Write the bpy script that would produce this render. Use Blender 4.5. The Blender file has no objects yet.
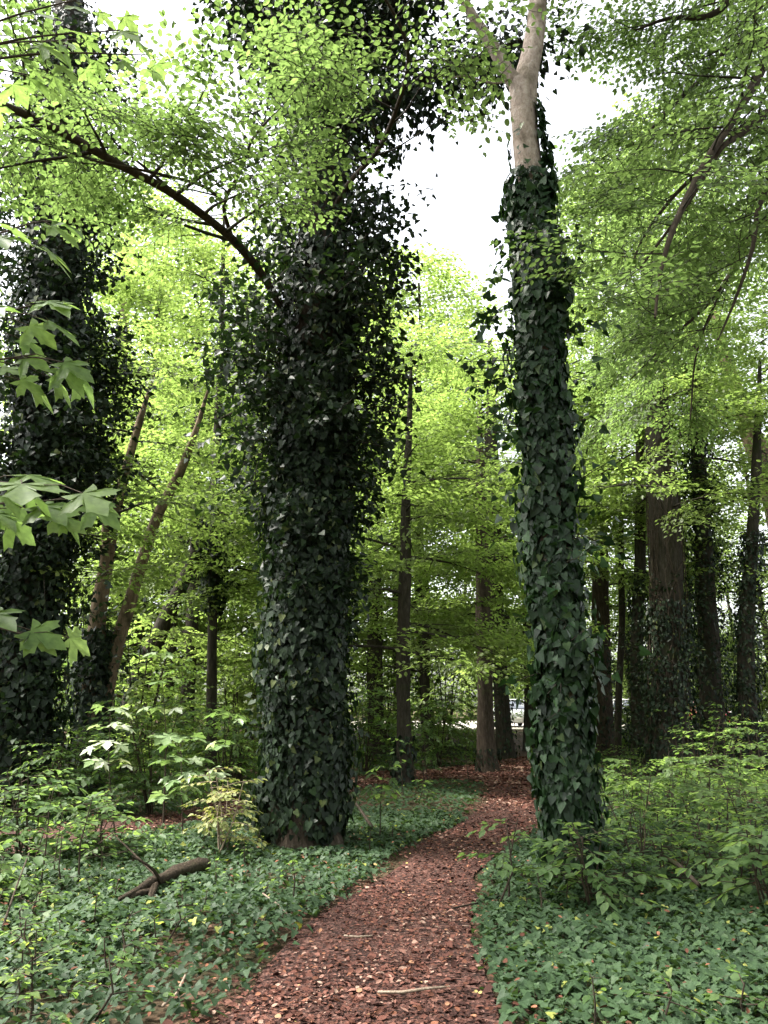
import bpy, math, random
import numpy as np
from mathutils import Vector

# ------------------------------------------------------------------ camera, sky, sun, exposure
sc = bpy.context.scene
C = sc.collection
rng = np.random.default_rng(11)
random.seed(11)
PITCH = math.radians(13.8)
FPX = 788.0
EYE = 1.6
cam = bpy.data.cameras.new('camera')
cam.sensor_fit = 'VERTICAL'
cam.sensor_height = 36.0
cam.lens = FPX / 1024 * 36.0
cam.clip_start = 0.05
cam.clip_end = 2000
camo = bpy.data.objects.new('camera', cam)
camo.location = (0, 0, EYE)
camo.rotation_euler = (math.pi / 2 + PITCH, 0, 0)
C.objects.link(camo)
sc.camera = camo

SUN_EL, SUN_AZ = math.radians(58), math.radians(-88)
w = bpy.data.worlds.new('World')
sc.world = w
w.use_nodes = True
nt = w.node_tree
sky = nt.nodes.new('ShaderNodeTexSky')
sky.sky_type = 'NISHITA'
sky.sun_disc = False
sky.sun_elevation = SUN_EL
sky.sun_rotation = SUN_AZ
sky.dust_density = 4.0
sky.air_density = 1.0
hs = nt.nodes.new('ShaderNodeHueSaturation')
hs.inputs['Saturation'].default_value = 0.22
nt.links.new(sky.outputs[0], hs.inputs['Color'])
nt.links.new(hs.outputs[0], nt.nodes['Background'].inputs[0])
nt.nodes['Background'].inputs[1].default_value = 0.15
sl = bpy.data.lights.new('sun', 'SUN')
sl.energy = 2.8
sl.angle = math.radians(12)
sl.color = (1.0, 0.95, 0.86)
so = bpy.data.objects.new('sun', sl)
sdir = Vector((math.sin(SUN_AZ) * math.cos(SUN_EL), math.cos(SUN_AZ) * math.cos(SUN_EL), math.sin(SUN_EL)))
so.rotation_euler = sdir.to_track_quat('Z', 'Y').to_euler()
so.location = (0, 0, 40)
C.objects.link(so)
sc.view_settings.view_transform = 'Standard'
sc.view_settings.look = 'None'
sc.view_settings.gamma = 1
sc.view_settings.use_curve_mapping = False
sc.view_settings.exposure = 2.25
sc.render.engine = 'CYCLES'
cy = sc.cycles
cy.use_denoising = True
cy.max_bounces = 9
cy.diffuse_bounces = 6
cy.glossy_bounces = 2
cy.transmission_bounces = 4
cy.transparent_max_bounces = 4
cy.caustics_reflective = False
cy.caustics_refractive = False

# ------------------------------------------------------------------ projection helpers
cp, sp_ = math.cos(PITCH), math.sin(PITCH)


def at(px, py, Y):
    u, v = (px - 384) / FPX, (512 - py) / FPX
    dy, dz = cp - v * sp_, sp_ + v * cp
    t = Y / dy
    return np.array((u * t, Y, EYE + dz * t))


def pxsize(px, py, Y):
    v = (512 - py) / FPX
    return Y / (cp - v * sp_) / FPX


def gnd(px, py):
    u, v = (px - 384) / FPX, (512 - py) / FPX
    dy, dz = cp - v * sp_, sp_ + v * cp
    t = -EYE / dz
    return np.array((u * t, dy * t))


def gh(x, y):
    x = np.asarray(x, float)
    y = np.asarray(y, float)
    h = 0.05 * np.sin(x * 0.7 + 1.3) * np.sin(y * 0.45 + 0.4) + 0.03 * np.sin(x * 1.9 + y * 1.3)
    rise = np.clip((y - 24) / 18, 0, 1)
    return h * np.clip(1 - rise, 0, 1) + 0.45 * rise * rise * (3 - 2 * rise)


# ------------------------------------------------------------------ mesh helpers
def raw_mesh(name, V, loops, starts, mats, parent=None, origin=None, rnd=None, smooth=False, midx=None):
    V = np.asarray(V, np.float32)
    if origin is not None:
        V = V - np.asarray(origin, np.float32)
    me = bpy.data.meshes.new(name)
    me.vertices.add(len(V))
    me.vertices.foreach_set('co', V.ravel())
    me.loops.add(len(loops))
    me.loops.foreach_set('vertex_index', np.asarray(loops, np.int32))
    me.polygons.add(len(starts))
    me.polygons.foreach_set('loop_start', np.asarray(starts, np.int32))
    if smooth:
        me.polygons.foreach_set('use_smooth', np.ones(len(starts), bool))
    for m in (mats if isinstance(mats, (list, tuple)) else [mats]):
        me.materials.append(m)
    if midx is not None:
        me.polygons.foreach_set('material_index', np.asarray(midx, np.int32))
    if rnd is not None:
        a = me.attributes.new('rnd', 'FLOAT', 'POINT')
        a.data.foreach_set('value', np.asarray(rnd, np.float32))
    me.update(calc_edges=True)
    me.validate()
    o = bpy.data.objects.new(name, me)
    C.objects.link(o)
    if parent is not None:
        o.parent = parent
    return o


def thing(name, label, cat, loc=(0, 0, 0), group=None):
    o = bpy.data.objects.new(name, None)
    o.empty_display_size = 0.2
    o.location = tuple(float(c) for c in loc)
    C.objects.link(o)
    tag(o, label, cat, group)
    return o


def tag(o, label, cat, group=None):
    o['label'] = label
    o['category'] = cat
    if group:
        o['group'] = group


def norm(a):
    return a / np.maximum(np.linalg.norm(a, axis=-1, keepdims=True), 1e-9)


class Tubes:
    def __init__(s):
        s.V, s.F, s.n = [], [], 0

    def add(s, pts, radii, sides=8, step=None, rough=0.0, flare=0.0):
        pts = np.asarray(pts, float)
        radii = np.asarray(radii, float)
        if len(pts) > 2 and step:
            d = np.concatenate(([0], np.cumsum(np.linalg.norm(np.diff(pts, axis=0), axis=1))))
            n = max(len(pts), int(d[-1] / step) + 2)
            q = np.linspace(0, d[-1], n)
            # Catmull-Rom through monotone re-sampling
            P = np.vstack([2 * pts[0] - pts[1], pts, 2 * pts[-1] - pts[-2]])
            out = []
            for v in q:
                k = min(np.searchsorted(d, v, side='right') - 1, len(pts) - 2)
                t = (v - d[k]) / max(d[k + 1] - d[k], 1e-9)
                p0, p1, p2, p3 = P[k], P[k + 1], P[k + 2], P[k + 3]
                out.append(0.5 * (2 * p1 + (p2 - p0) * t + (2 * p0 - 5 * p1 + 4 * p2 - p3) * t * t + (3 * p1 - p0 - 3 * p2 + p3) * t ** 3))
            radii = np.interp(q, d, radii)
            pts = np.array(out)
        n = len(pts)
        T = norm(np.gradient(pts, axis=0))
        ref = np.array((1.0, 0.13, 0.07)) if abs(T[0][0]) < 0.8 else np.array((0.1, 1.0, 0.1))
        A = norm(ref - (T @ ref)[:, None] * T)
        B = np.cross(T, A)
        th = np.linspace(0, 2 * math.pi, sides, endpoint=False)
        ph = rng.uniform(0, 6.28, 6)
        zz = np.arange(n)[:, None] * (step or 0.3)
        R = radii[:, None] * np.ones((1, sides))
        if rough:
            R = R * (1 + rough * (0.5 * np.sin(2 * th + ph[0] + zz * 0.9) + 0.35 * np.sin(3 * th + ph[1] - zz * 1.7) + 0.3 * np.sin(5 * th + ph[2] + zz * 2.6) + 0.25 * np.sin(zz * 4 + ph[3])) + rough * 0.35 * rng.normal(size=(n, sides)))
        if flare:
            hgt = pts[:, 2] - pts[0, 2]
            f = np.exp(-hgt / (radii[0] * 1.3))[:, None]
            R = R * (1 + flare * f * (0.7 + 0.6 * np.sin(5 * th + ph[4]) * (np.sin(2 * th + ph[5]) * 0.4 + 0.8)))
        V = pts[:, None] + R[..., None] * (np.cos(th)[None, :, None] * A[:, None] + np.sin(th)[None, :, None] * B[:, None])
        i = np.arange(n - 1)[:, None] * sides + np.arange(sides)[None]
        j = np.arange(n - 1)[:, None] * sides + (np.arange(sides)[None] + 1) % sides
        F = np.stack([i, j, j + sides, i + sides], -1).reshape(-1, 4)
        s.V.append(V.reshape(-1, 3))
        s.F.append(F + s.n)
        s.n += n * sides
        return pts, radii

    def build(s, name, mat, parent=None, origin=None):
        V = np.concatenate(s.V)
        F = np.concatenate(s.F)
        return raw_mesh(name, V, F.ravel(), np.arange(len(F)) * 4, mat, parent, origin, smooth=True)


def mirror(half, fold=0.12, droop=0.12):
    """Leaf outline from its right half: two polygons folded along the midrib."""
    r = [(x, y, fold * x - droop * y * y - 0.10 * x * x) for x, y in half]
    l = [(-x, y, z) for x, y, z in r[1:-1]]
    V = r + l
    n = len(r)
    fr = list(range(n))
    fl = [0, n - 1] + [n + k for k in range(n - 2)][::-1]
    return np.array(V), [fr, fl]


LEAF = {
    'diamond': mirror([(0, 0), (.30, .42), (0, 1)], .25),
    'oval': mirror([(0, 0), (.26, .25), (.30, .58), (.0, 1)], .2),
    'hornbeam': mirror([(0, 0), (.22, .14), (.31, .40), (.24, .72), (.0, 1)], .2),
    'ivy': mirror([(0, .06), (.20, -.12), (.46, .02), (.40, .26), (.30, .40), (.24, .66), (0, 1)], .10, .25),
    'ivytrunk': mirror([(0, .05), (.22, -.08), (.46, .06), (.40, .34), (.22, .68), (0, 1)], .12, .22),
    'maple': mirror([(0, 0), (.16, -.06), (.42, -.20), (.40, -.04), (.36, .07), (.54, .09), (.66, .20), (.84, .30), (.66, .36),
                     (.60, .47), (.46, .42), (.30, .42), (.27, .52), (.34, .66), (.22, .70), (.16, .80), (0, 1)], .10, .22),
    'maplelow': mirror([(0, 0), (.38, -.16), (.34, .08), (.80, .30), (.50, .42), (.26, .44), (.30, .68), (0, 1)], .10, .22),
}


def palmate(half, axes, fold=.16, droop=.22):
    out = half + [(-x, y) for x, y in half[::-1][1:]]
    V = [(0, 0, 0)]
    for x, y in out:
        r, a = math.hypot(x, y), math.atan2(x, y)
        d = min(abs(a - q) for q in axes)
        V.append((x, y, fold * min(d, .5) * r - droop * r * r))
    return np.array(V), [[0, k, k + 1] for k in range(1, len(V) - 1)]


AX = [0, 1.19, -1.19, 2.0, -2.0]
LEAF['maple'] = palmate([(.05, -.02), (.16, -.08), (.42, -.20), (.40, -.04), (.36, .05), (.30, .10), (.54, .11), (.66, .20), (.84, .33), (.66, .36), (.60, .47), (.46, .42),
                         (.24, .36), (.25, .50), (.34, .66), (.22, .70), (.16, .82), (0, 1)], AX)
LEAF['maplelow'] = palmate([(.05, -.02), (.38, -.16), (.30, .09), (.54, .11), (.80, .32), (.50, .42), (.24, .38), (.30, .68), (0, 1)], AX)


class Leaves:
    def __init__(s):
        s.P, s.D, s.N, s.S, s.R = [], [], [], [], []

    def add(s, P, D, N, S, R=None):
        P = np.asarray(P, float).reshape(-1, 3)
        if len(P) == 0:
            return
        n = len(P)
        s.P.append(P)
        s.D.append(np.broadcast_to(D, (n, 3)))
        s.N.append(np.broadcast_to(N, (n, 3)))
        s.S.append(np.broadcast_to(S, (n,)))
        s.R.append(np.clip(rng.normal(0.5, 0.2, n), 0, 1) if R is None else np.broadcast_to(R, (n,)))

    def count(s):
        return sum(len(p) for p in s.P)

    def build(s, name, tmpl, mat, parent=None, origin=None, wood=None, wmat=None):
        P, D, N = np.concatenate(s.P), np.concatenate(s.D), np.concatenate(s.N)
        S, R = np.concatenate(s.S), np.concatenate(s.R)
        TV, TF = LEAF[tmpl]
        Y = norm(D)
        X = norm(np.cross(Y, N))
        Z = np.cross(X, Y)
        k = rng.uniform(0.8, 1.2, len(P))[:, None, None]
        bend = rng.uniform(0.3, 1.9, len(P))[:, None, None]
        V = P[:, None] + S[:, None, None] * (TV[None, :, 0:1] * k * X[:, None] + TV[None, :, 1:2] * Y[:, None] + TV[None, :, 2:3] * bend * Z[:, None])
        m = len(TV)
        flat = np.concatenate([np.array(f) for f in TF])
        lens = np.array([len(f) for f in TF])
        loops = (np.arange(len(P))[:, None] * m + flat[None]).ravel()
        st = np.concatenate(([0], np.cumsum(lens)[:-1]))
        starts = (np.arange(len(P))[:, None] * len(flat) + st[None]).ravel()
        V, R, mats, mi = V.reshape(-1, 3), np.repeat(R, m), [mat], np.zeros(len(starts), np.int32)
        if wood is not None and wood.n:
            WV, WF = np.concatenate(wood.V), np.concatenate(wood.F)
            starts = np.concatenate([starts, len(loops) + np.arange(len(WF)) * 4])
            loops = np.concatenate([loops, (WF + len(V)).ravel()])
            mi = np.concatenate([mi, np.ones(len(WF), np.int32)])
            V, R, mats = np.vstack([V, WV]), np.concatenate([R, np.full(len(WV), .5)]), [mat, wmat or M['bark']]
        return raw_mesh(name, V, loops, starts, mats, parent, origin, rnd=R, midx=mi)


def rotz(v, a):
    c, s_ = np.cos(a), np.sin(a)
    return np.stack([v[..., 0] * c - v[..., 1] * s_, v[..., 0] * s_ + v[..., 1] * c, v[..., 2]], -1)


def make_spray(L, nside, lspace, lsize, seed, flat=0.25):
    """A flat leafy twig fan along +Y. Returns leaf arrays and twig polylines."""
    r = np.random.default_rng(seed)
    P, D, N, S, tw = [], [], [], [], []

    def run(a, d, ln):
        n = max(2, int(ln / lspace))
        p = a.copy()
        pts = [p.copy()]
        for k in range(n):
            d2 = norm(d + np.array((r.normal(0, .08), r.normal(0, .08), r.normal(-.02, .06))))
            p = p + d2 * ln / n
            pts.append(p.copy())
            side = 1 if k % 2 else -1
            ang = side * r.uniform(.6, 1.2)
            ld = rotz(d2[None], ang)[0]
            ld[2] += r.normal(-.12, .2)
            P.append(p + ld * 0.012)
            D.append(ld)
            N.append(norm(np.array((r.normal(0, flat), r.normal(0, flat), 1.0))))
            S.append(lsize * r.uniform(.6, 1.15) * (1 - .2 * k / n))
        P.append(p)
        D.append(d2)
        N.append(norm(np.array((r.normal(0, flat), r.normal(0, flat), 1.0))))
        S.append(lsize * r.uniform(.7, 1.0))
        tw.append(np.array(pts))
        return pts
    main = run(np.zeros(3), np.array((0, 1.0, 0)), L)
    for k in range(nside):
        f = (k + .6) / (nside + .5)
        a = main[min(len(main) - 1, int(f * (len(main) - 1)))]
        side = 1 if k % 2 else -1
        d = rotz(np.array(((0, 1.0, 0),)), side * r.uniform(.6, 1.05))[0]
        d[2] = r.normal(-.03, .1)
        run(a, norm(d), L * (0.75 - 0.45 * f) * r.uniform(.7, 1.2))
    return np.array(P), np.array(D), np.array(N), np.array(S), tw


SPRAY = {
    'near': [make_spray(.80, 7, .054, .088, 100 + i, .38) for i in range(5)],
    'mid': [make_spray(.95, 6, .11, .125, 200 + i, .35) for i in range(5)],
    'far': [make_spray(1.25, 5, .17, .20, 300 + i, .45) for i in range(5)],
}


def place_sprays(lv, kind, pos, az, pitch, roll, scale, tubes=None, twig_r=0.0032, tint=None):
    """Copies of the spray prototypes at pos, heading az (0 = +Y), tilted up by pitch and rolled."""
    pos = np.asarray(pos, float)
    n = len(pos)
    if n == 0:
        return
    ch = rng.integers(0, len(SPRAY[kind]), n)
    ca, sa = np.cos(az), np.sin(az)
    Y = np.stack([-sa * np.cos(pitch), ca * np.cos(pitch), np.sin(pitch)], -1)
    X0 = np.stack([ca, sa, np.zeros(n)], -1)
    Z0 = np.cross(X0, Y)
    X = X0 * np.cos(roll)[:, None] + Z0 * np.sin(roll)[:, None]
    Z = np.cross(X, Y)
    M = np.stack([X, Y, Z], 1)            # rows: local axes in world
    for q in range(len(SPRAY[kind])):
        i = np.where(ch == q)[0]
        if len(i) == 0:
            continue
        P, D, N, S, tw = SPRAY[kind][q]
        WP = pos[i][:, None] + scale[i][:, None, None] * np.einsum('mk,nkj->nmj', P, M[i])
        WD = np.einsum('mk,nkj->nmj', D, M[i])
        WN = np.einsum('mk,nkj->nmj', N, M[i])
        WN = norm(WN + rng.normal(0, .12, WN.shape))
        sc_ = (scale[i][:, None] ** .35) * S[None]
        base = rng.normal(.5, .13, len(i)) if tint is None else tint[i]
        R = np.clip(base[:, None] + rng.normal(0, .13, (len(i), len(P))), 0, 1)
        lv.add(WP.reshape(-1, 3), WD.reshape(-1, 3), WN.reshape(-1, 3), sc_.ravel(), R.ravel())
        if tubes is not None:
            for a in i:
                for t in tw:
                    W = pos[a] + scale[a] * (t @ M[a])
                    tubes.add(W, np.linspace(twig_r * 1.5, twig_r * .6, len(W)), 3)


def grow(limb, r0, r1, nsec, seclen, tubes, lv, kind, per, droop=-.05, jag=.08, twigs=False, start=.15, up=0.0, spread=(.5, 1.2), scl=(.7, 1.2), sides=6, part=None):
    """A limb polyline that carries secondary branches, which carry leaf sprays."""
    limb = np.asarray(limb, float)
    if part is None:
        tubes.add(limb, np.linspace(r0, r1, len(limb)), sides, step=.25, rough=.08)
    else:
        t1 = Tubes()
        t1.add(limb, np.linspace(r0, r1, len(limb)), 10, step=.12, rough=.08)
        t1.build('limb', M['twig'], *part)
    d = np.concatenate(([0], np.cumsum(np.linalg.norm(np.diff(limb, axis=0), axis=1))))
    pos, az, pit = [], [], []
    for k in range(nsec + 1):
        f = start + (1 - start) * (k + rng.uniform(0, .6)) / (nsec + .6)
        f = min(f, 1.0)
        v = f * d[-1]
        p = np.array([np.interp(v, d, limb[:, c]) for c in range(3)])
        q = np.array([np.interp(min(v + .2, d[-1]), d, limb[:, c]) for c in range(3)]) - np.array([np.interp(max(v - .2, 0), d, limb[:, c]) for c in range(3)])
        q = norm(q)
        a0 = math.atan2(-q[0], q[1])
        a = a0 + (1 if k % 2 else -1) * rng.uniform(*spread)
        ln = rng.uniform(*seclen) * (1 - .45 * f)
        if k == nsec:
            a = a0 + rng.normal(0, .2)
        n = max(3, int(ln / .28))
        pts = [p]
        el = up + rng.normal(0, .12)
        for j in range(n):
            a += rng.normal(0, jag * 1.6)
            el += droop * .35 + rng.normal(0, jag)
            pts.append(pts[-1] + ln / n * np.array((-math.sin(a) * math.cos(el), math.cos(a) * math.cos(el), math.sin(el))))
            for s_ in (-1, 1):
                if rng.random() < per:
                    pos.append(pts[-1] + rng.normal(0, .04, 3))
                    az.append(a + s_ * rng.uniform(.35, 1.1))
                    pit.append(el + rng.normal(0, .18) + droop)
        pos.append(pts[-1])
        az.append(a)
        pit.append(el + droop)
        rr = max(.004, np.interp(f, [0, 1], [r0, r1]) * .5)
        tubes.add(pts, np.linspace(rr, max(.003, rr * .3), len(pts)), 5, rough=.1)
    n = len(pos)
    place_sprays(lv, kind, pos, np.array(az), np.array(pit), rng.normal(0, .35, n), rng.uniform(*scl, n), tubes if twigs else None)


# ------------------------------------------------------------------ materials
def new_mat(name):
    m = bpy.data.materials.new(name)
    m.use_nodes = True
    n = m.node_tree
    n.nodes.clear()
    out = n.nodes.new('ShaderNodeOutputMaterial')
    return m, n, out


def ramp(n, stops, interp='LINEAR'):
    r = n.nodes.new('ShaderNodeValToRGB')
    r.color_ramp.interpolation = interp
    e = r.color_ramp.elements
    e[0].position, e[0].color = stops[0][0], (*stops[0][1], 1)
    e[1].position, e[1].color = stops[-1][0], (*stops[-1][1], 1)
    for p, c in stops[1:-1]:
        x = e.new(p)
        x.color = (*c, 1)
    return r


def leaf_mat(name, stops, trans=.4, tcol=(1.5, 1.5, .5), rough=.5, spec=.35):
    m, n, out = new_mat(name)
    a = n.nodes.new('ShaderNodeAttribute')
    a.attribute_name = 'rnd'
    r = ramp(n, stops)
    n.links.new(a.outputs['Fac'], r.inputs[0])
    tc = n.nodes.new('ShaderNodeTexCoord')
    nz = n.nodes.new('ShaderNodeTexNoise')
    nz.inputs['Scale'].default_value = 38
    nz.inputs['Detail'].default_value = 3
    n.links.new(tc.outputs['Object'], nz.inputs['Vector'])
    vr = ramp(n, [(.3, (.72, .74, .7)), (.7, (1.25, 1.22, 1.2))])
    n.links.new(nz.outputs['Fac'], vr.inputs[0])
    vm = n.nodes.new('ShaderNodeMix')
    vm.data_type = 'RGBA'
    vm.blend_type = 'MULTIPLY'
    vm.inputs['Factor'].default_value = 1
    n.links.new(r.outputs[0], vm.inputs['A'])
    n.links.new(vr.outputs[0], vm.inputs['B'])
    r = vm
    ro = vm.outputs['Result']
    p = n.nodes.new('ShaderNodeBsdfPrincipled')
    p.inputs['Roughness'].default_value = rough
    p.inputs['Specular IOR Level'].default_value = spec
    n.links.new(ro, p.inputs['Base Color'])
    t = n.nodes.new('ShaderNodeBsdfTranslucent')
    mul = n.nodes.new('ShaderNodeMix')
    mul.data_type = 'RGBA'
    mul.blend_type = 'MULTIPLY'
    mul.inputs['Factor'].default_value = 1
    mul.inputs['B'].default_value = (*tcol, 1)
    n.links.new(ro, mul.inputs['A'])
    n.links.new(mul.outputs['Result'], t.inputs['Color'])
    mx = n.nodes.new('ShaderNodeMixShader')
    mx.inputs[0].default_value = trans
    n.links.new(p.outputs[0], mx.inputs[1])
    n.links.new(t.outputs[0], mx.inputs[2])
    n.links.new(mx.outputs[0], out.inputs[0])
    return m


def bark_mat(name, c1, c2, c3, scale=(9, 9, 2.2), bump=.6, moss=None, mosslo=.55):
    m, n, out = new_mat(name)
    tc = n.nodes.new('ShaderNodeTexCoord')
    mp = n.nodes.new('ShaderNodeMapping')
    mp.inputs['Scale'].default_value = scale
    n.links.new(tc.outputs['Object'], mp.inputs[0])
    nz = n.nodes.new('ShaderNodeTexNoise')
    nz.inputs['Scale'].default_value = 2.2
    nz.inputs['Detail'].default_value = 8
    nz.inputs['Roughness'].default_value = .7
    n.links.new(mp.outputs[0], nz.inputs['Vector'])
    r = ramp(n, [(.3, c1), (.5, c2), (.72, c3)])
    n.links.new(nz.outputs['Fac'], r.inputs[0])
    col = r.outputs[0]
    if moss:
        n2 = n.nodes.new('ShaderNodeTexNoise')
        n2.inputs['Scale'].default_value = 1.7
        n2.inputs['Detail'].default_value = 6
        n.links.new(tc.outputs['Object'], n2.inputs['Vector'])
        r2 = ramp(n, [(mosslo, (0, 0, 0)), (mosslo + .12, (1, 1, 1))])
        n.links.new(n2.outputs['Fac'], r2.inputs[0])
        mx = n.nodes.new('ShaderNodeMix')
        mx.data_type = 'RGBA'
        n.links.new(r2.outputs[0], mx.inputs['Factor'])
        n.links.new(col, mx.inputs['A'])
        mx.inputs['B'].default_value = (*moss, 1)
        col = mx.outputs['Result']
    p = n.nodes.new('ShaderNodeBsdfPrincipled')
    p.inputs['Roughness'].default_value = .9
    p.inputs['Specular IOR Level'].default_value = .15
    n.links.new(col, p.inputs['Base Color'])
    b = n.nodes.new('ShaderNodeBump')
    b.inputs['Strength'].default_value = bump
    b.inputs['Distance'].default_value = .04
    n.links.new(nz.outputs['Fac'], b.inputs['Height'])
    n.links.new(b.outputs[0], p.inputs['Normal'])
    n.links.new(p.outputs[0], out.inputs[0])
    return m


def plain(name, col, rough=.5, metal=0, emit=None, coat=0):
    m, n, out = new_mat(name)
    p = n.nodes.new('ShaderNodeBsdfPrincipled')
    nz = n.nodes.new('ShaderNodeTexNoise')
    nz.inputs['Scale'].default_value = 3
    r = ramp(n, [(.3, tuple(c * .92 for c in col)), (.7, col)])
    n.links.new(nz.outputs['Fac'], r.inputs[0])
    n.links.new(r.outputs[0], p.inputs['Base Color'])
    p.inputs['Roughness'].default_value = rough
    p.inputs['Metallic'].default_value = metal
    p.inputs['Coat Weight'].default_value = coat
    n.links.new(p.outputs[0], out.inputs[0])
    return m


M = {}
M['hornbeam'] = leaf_mat('hornbeam_leaf', [(.1, (.050, .080, .026)), (.5, (.068, .110, .034)), (.9, (.095, .145, .046))], .54, (3.1, 3.0, 2.5), .45, .4)
M['beech'] = leaf_mat('beech_leaf', [(.1, (.065, .095, .022)), (.5, (.088, .125, .030)), (.9, (.12, .155, .042))], .56, (3.3, 3.4, 3.1), .45, .35)
M['maple'] = leaf_mat('maple_leaf', [(.1, (.055, .095, .030)), (.5, (.075, .125, .040)), (.9, (.10, .155, .052))], .5, (3.6, 3.4, 2.4), .5, .35)
M['palesunmaple'] = leaf_mat('pale_sunlit_maple_leaf', [(.0, (.10, .17, .06)), (.55, (.16, .24, .10)), (.8, (.34, .40, .28)), (1, (.48, .52, .43))], .35, (1.4, 1.5, .9), .4, .4)  # whitish stops put sun glare on the top leaves into the colour
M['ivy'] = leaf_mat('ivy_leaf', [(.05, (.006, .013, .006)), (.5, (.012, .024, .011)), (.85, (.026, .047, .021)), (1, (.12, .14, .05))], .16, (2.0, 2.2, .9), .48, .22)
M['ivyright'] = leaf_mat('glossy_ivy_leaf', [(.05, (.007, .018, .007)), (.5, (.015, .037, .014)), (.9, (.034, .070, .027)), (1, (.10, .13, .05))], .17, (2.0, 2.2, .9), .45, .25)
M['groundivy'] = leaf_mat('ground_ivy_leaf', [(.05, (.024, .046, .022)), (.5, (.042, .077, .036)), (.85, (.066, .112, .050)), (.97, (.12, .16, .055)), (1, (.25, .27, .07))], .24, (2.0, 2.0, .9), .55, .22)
M['under'] = leaf_mat('undergrowth_leaf', [(.05, (.040, .078, .024)), (.5, (.064, .115, .036)), (.9, (.095, .150, .05)), (1, (.17, .22, .06))], .48, (3.6, 3.3, 2.0), .55, .3)
M['elder'] = leaf_mat('elder_leaf', [(.05, (.05, .095, .035)), (.5, (.075, .13, .048)), (.9, (.11, .17, .06))], .45, (3.0, 2.8, 1.8), .55, .3)
M['withered'] = leaf_mat('withered_leaf', [(.05, (.09, .13, .04)), (.4, (.17, .20, .07)), (.8, (.30, .29, .13)), (1, (.36, .20, .13))], .35, (1.5, 1.5, .8), .6, .3)
M['woods'] = leaf_mat('far_woods_leaf', [(.05, (.065, .095, .022)), (.5, (.088, .125, .030)), (.9, (.12, .155, .042))], .56, (3.3, 3.4, 3.1), .5, .3)
M['bark'] = bark_mat('dark_bark', (.014, .012, .009), (.034, .029, .022), (.066, .057, .045), moss=(.028, .036, .014), mosslo=.58)
M['barkred'] = bark_mat('brown_bark', (.018, .014, .010), (.048, .036, .027), (.095, .075, .058), moss=(.06, .075, .025), mosslo=.6)
M['barkpale'] = bark_mat('pale_mottled_bark', (.16, .125, .105), (.34, .275, .24), (.52, .45, .41), (9, 9, 5), .9, moss=(.12, .10, .065), mosslo=.54)
M['barklit'] = bark_mat('pale_sunlit_bark', (.045, .032, .02), (.14, .10, .068), (.30, .23, .16), (4, 4, 1.4), .7, moss=(.035, .032, .018), mosslo=.52)  # pale stops paint the sunlight on these stems into the bark
M['twig'] = bark_mat('twig_bark', (.02, .015, .011), (.045, .034, .025), (.08, .062, .045), bump=.2)
M['dry'] = bark_mat('dry_wood', (.12, .09, .065), (.24, .185, .14), (.38, .31, .25), (30, 30, 8), .3)
M['mosslog'] = bark_mat('mossy_log', (.014, .010, .007), (.045, .033, .023), (.11, .085, .06), (26, 26, 12), .9, moss=(.05, .06, .02), mosslo=.56)


def ground_mat():
    m, n, out = new_mat('forest_soil')
    tc = n.nodes.new('ShaderNodeTexCoord')
    v = n.nodes.new('ShaderNodeTexVoronoi')
    v.inputs['Scale'].default_value = 26
    n.links.new(tc.outputs['Object'], v.inputs['Vector'])
    r = ramp(n, [(.0, (.03, .020, .014)), (.4, (.065, .042, .028)), (.75, (.11, .068, .046)), (1, (.17, .105, .07))])
    n.links.new(v.outputs['Color'], r.inputs[0])
    nz = n.nodes.new('ShaderNodeTexNoise')
    nz.inputs['Scale'].default_value = .7
    nz.inputs['Detail'].default_value = 7
    nz.inputs['Roughness'].default_value = .65
    n.links.new(tc.outputs['Object'], nz.inputs['Vector'])
    r2 = ramp(n, [(.42, (0, 0, 0)), (.6, (1, 1, 1))])
    n.links.new(nz.outputs['Fac'], r2.inputs[0])
    mx = n.nodes.new('ShaderNodeMix')
    mx.data_type = 'RGBA'
    n.links.new(r2.outputs[0], mx.inputs['Factor'])
    n.links.new(r.outputs[0], mx.inputs['A'])
    mx.inputs['B'].default_value = (.034, .032, .016, 1)
    p = n.nodes.new('ShaderNodeBsdfPrincipled')
    p.inputs['Roughness'].default_value = .95
    p.inputs['Specular IOR Level'].default_value = .1
    n.links.new(mx.outputs['Result'], p.inputs['Base Color'])
    b = n.nodes.new('ShaderNodeBump')
    b.inputs['Strength'].default_value = .7
    b.inputs['Distance'].default_value = .03
    n.links.new(v.outputs['Distance'], b.inputs['Height'])
    n.links.new(b.outputs[0], p.inputs['Normal'])
    n.links.new(p.outputs[0], out.inputs[0])
    return m


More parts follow.
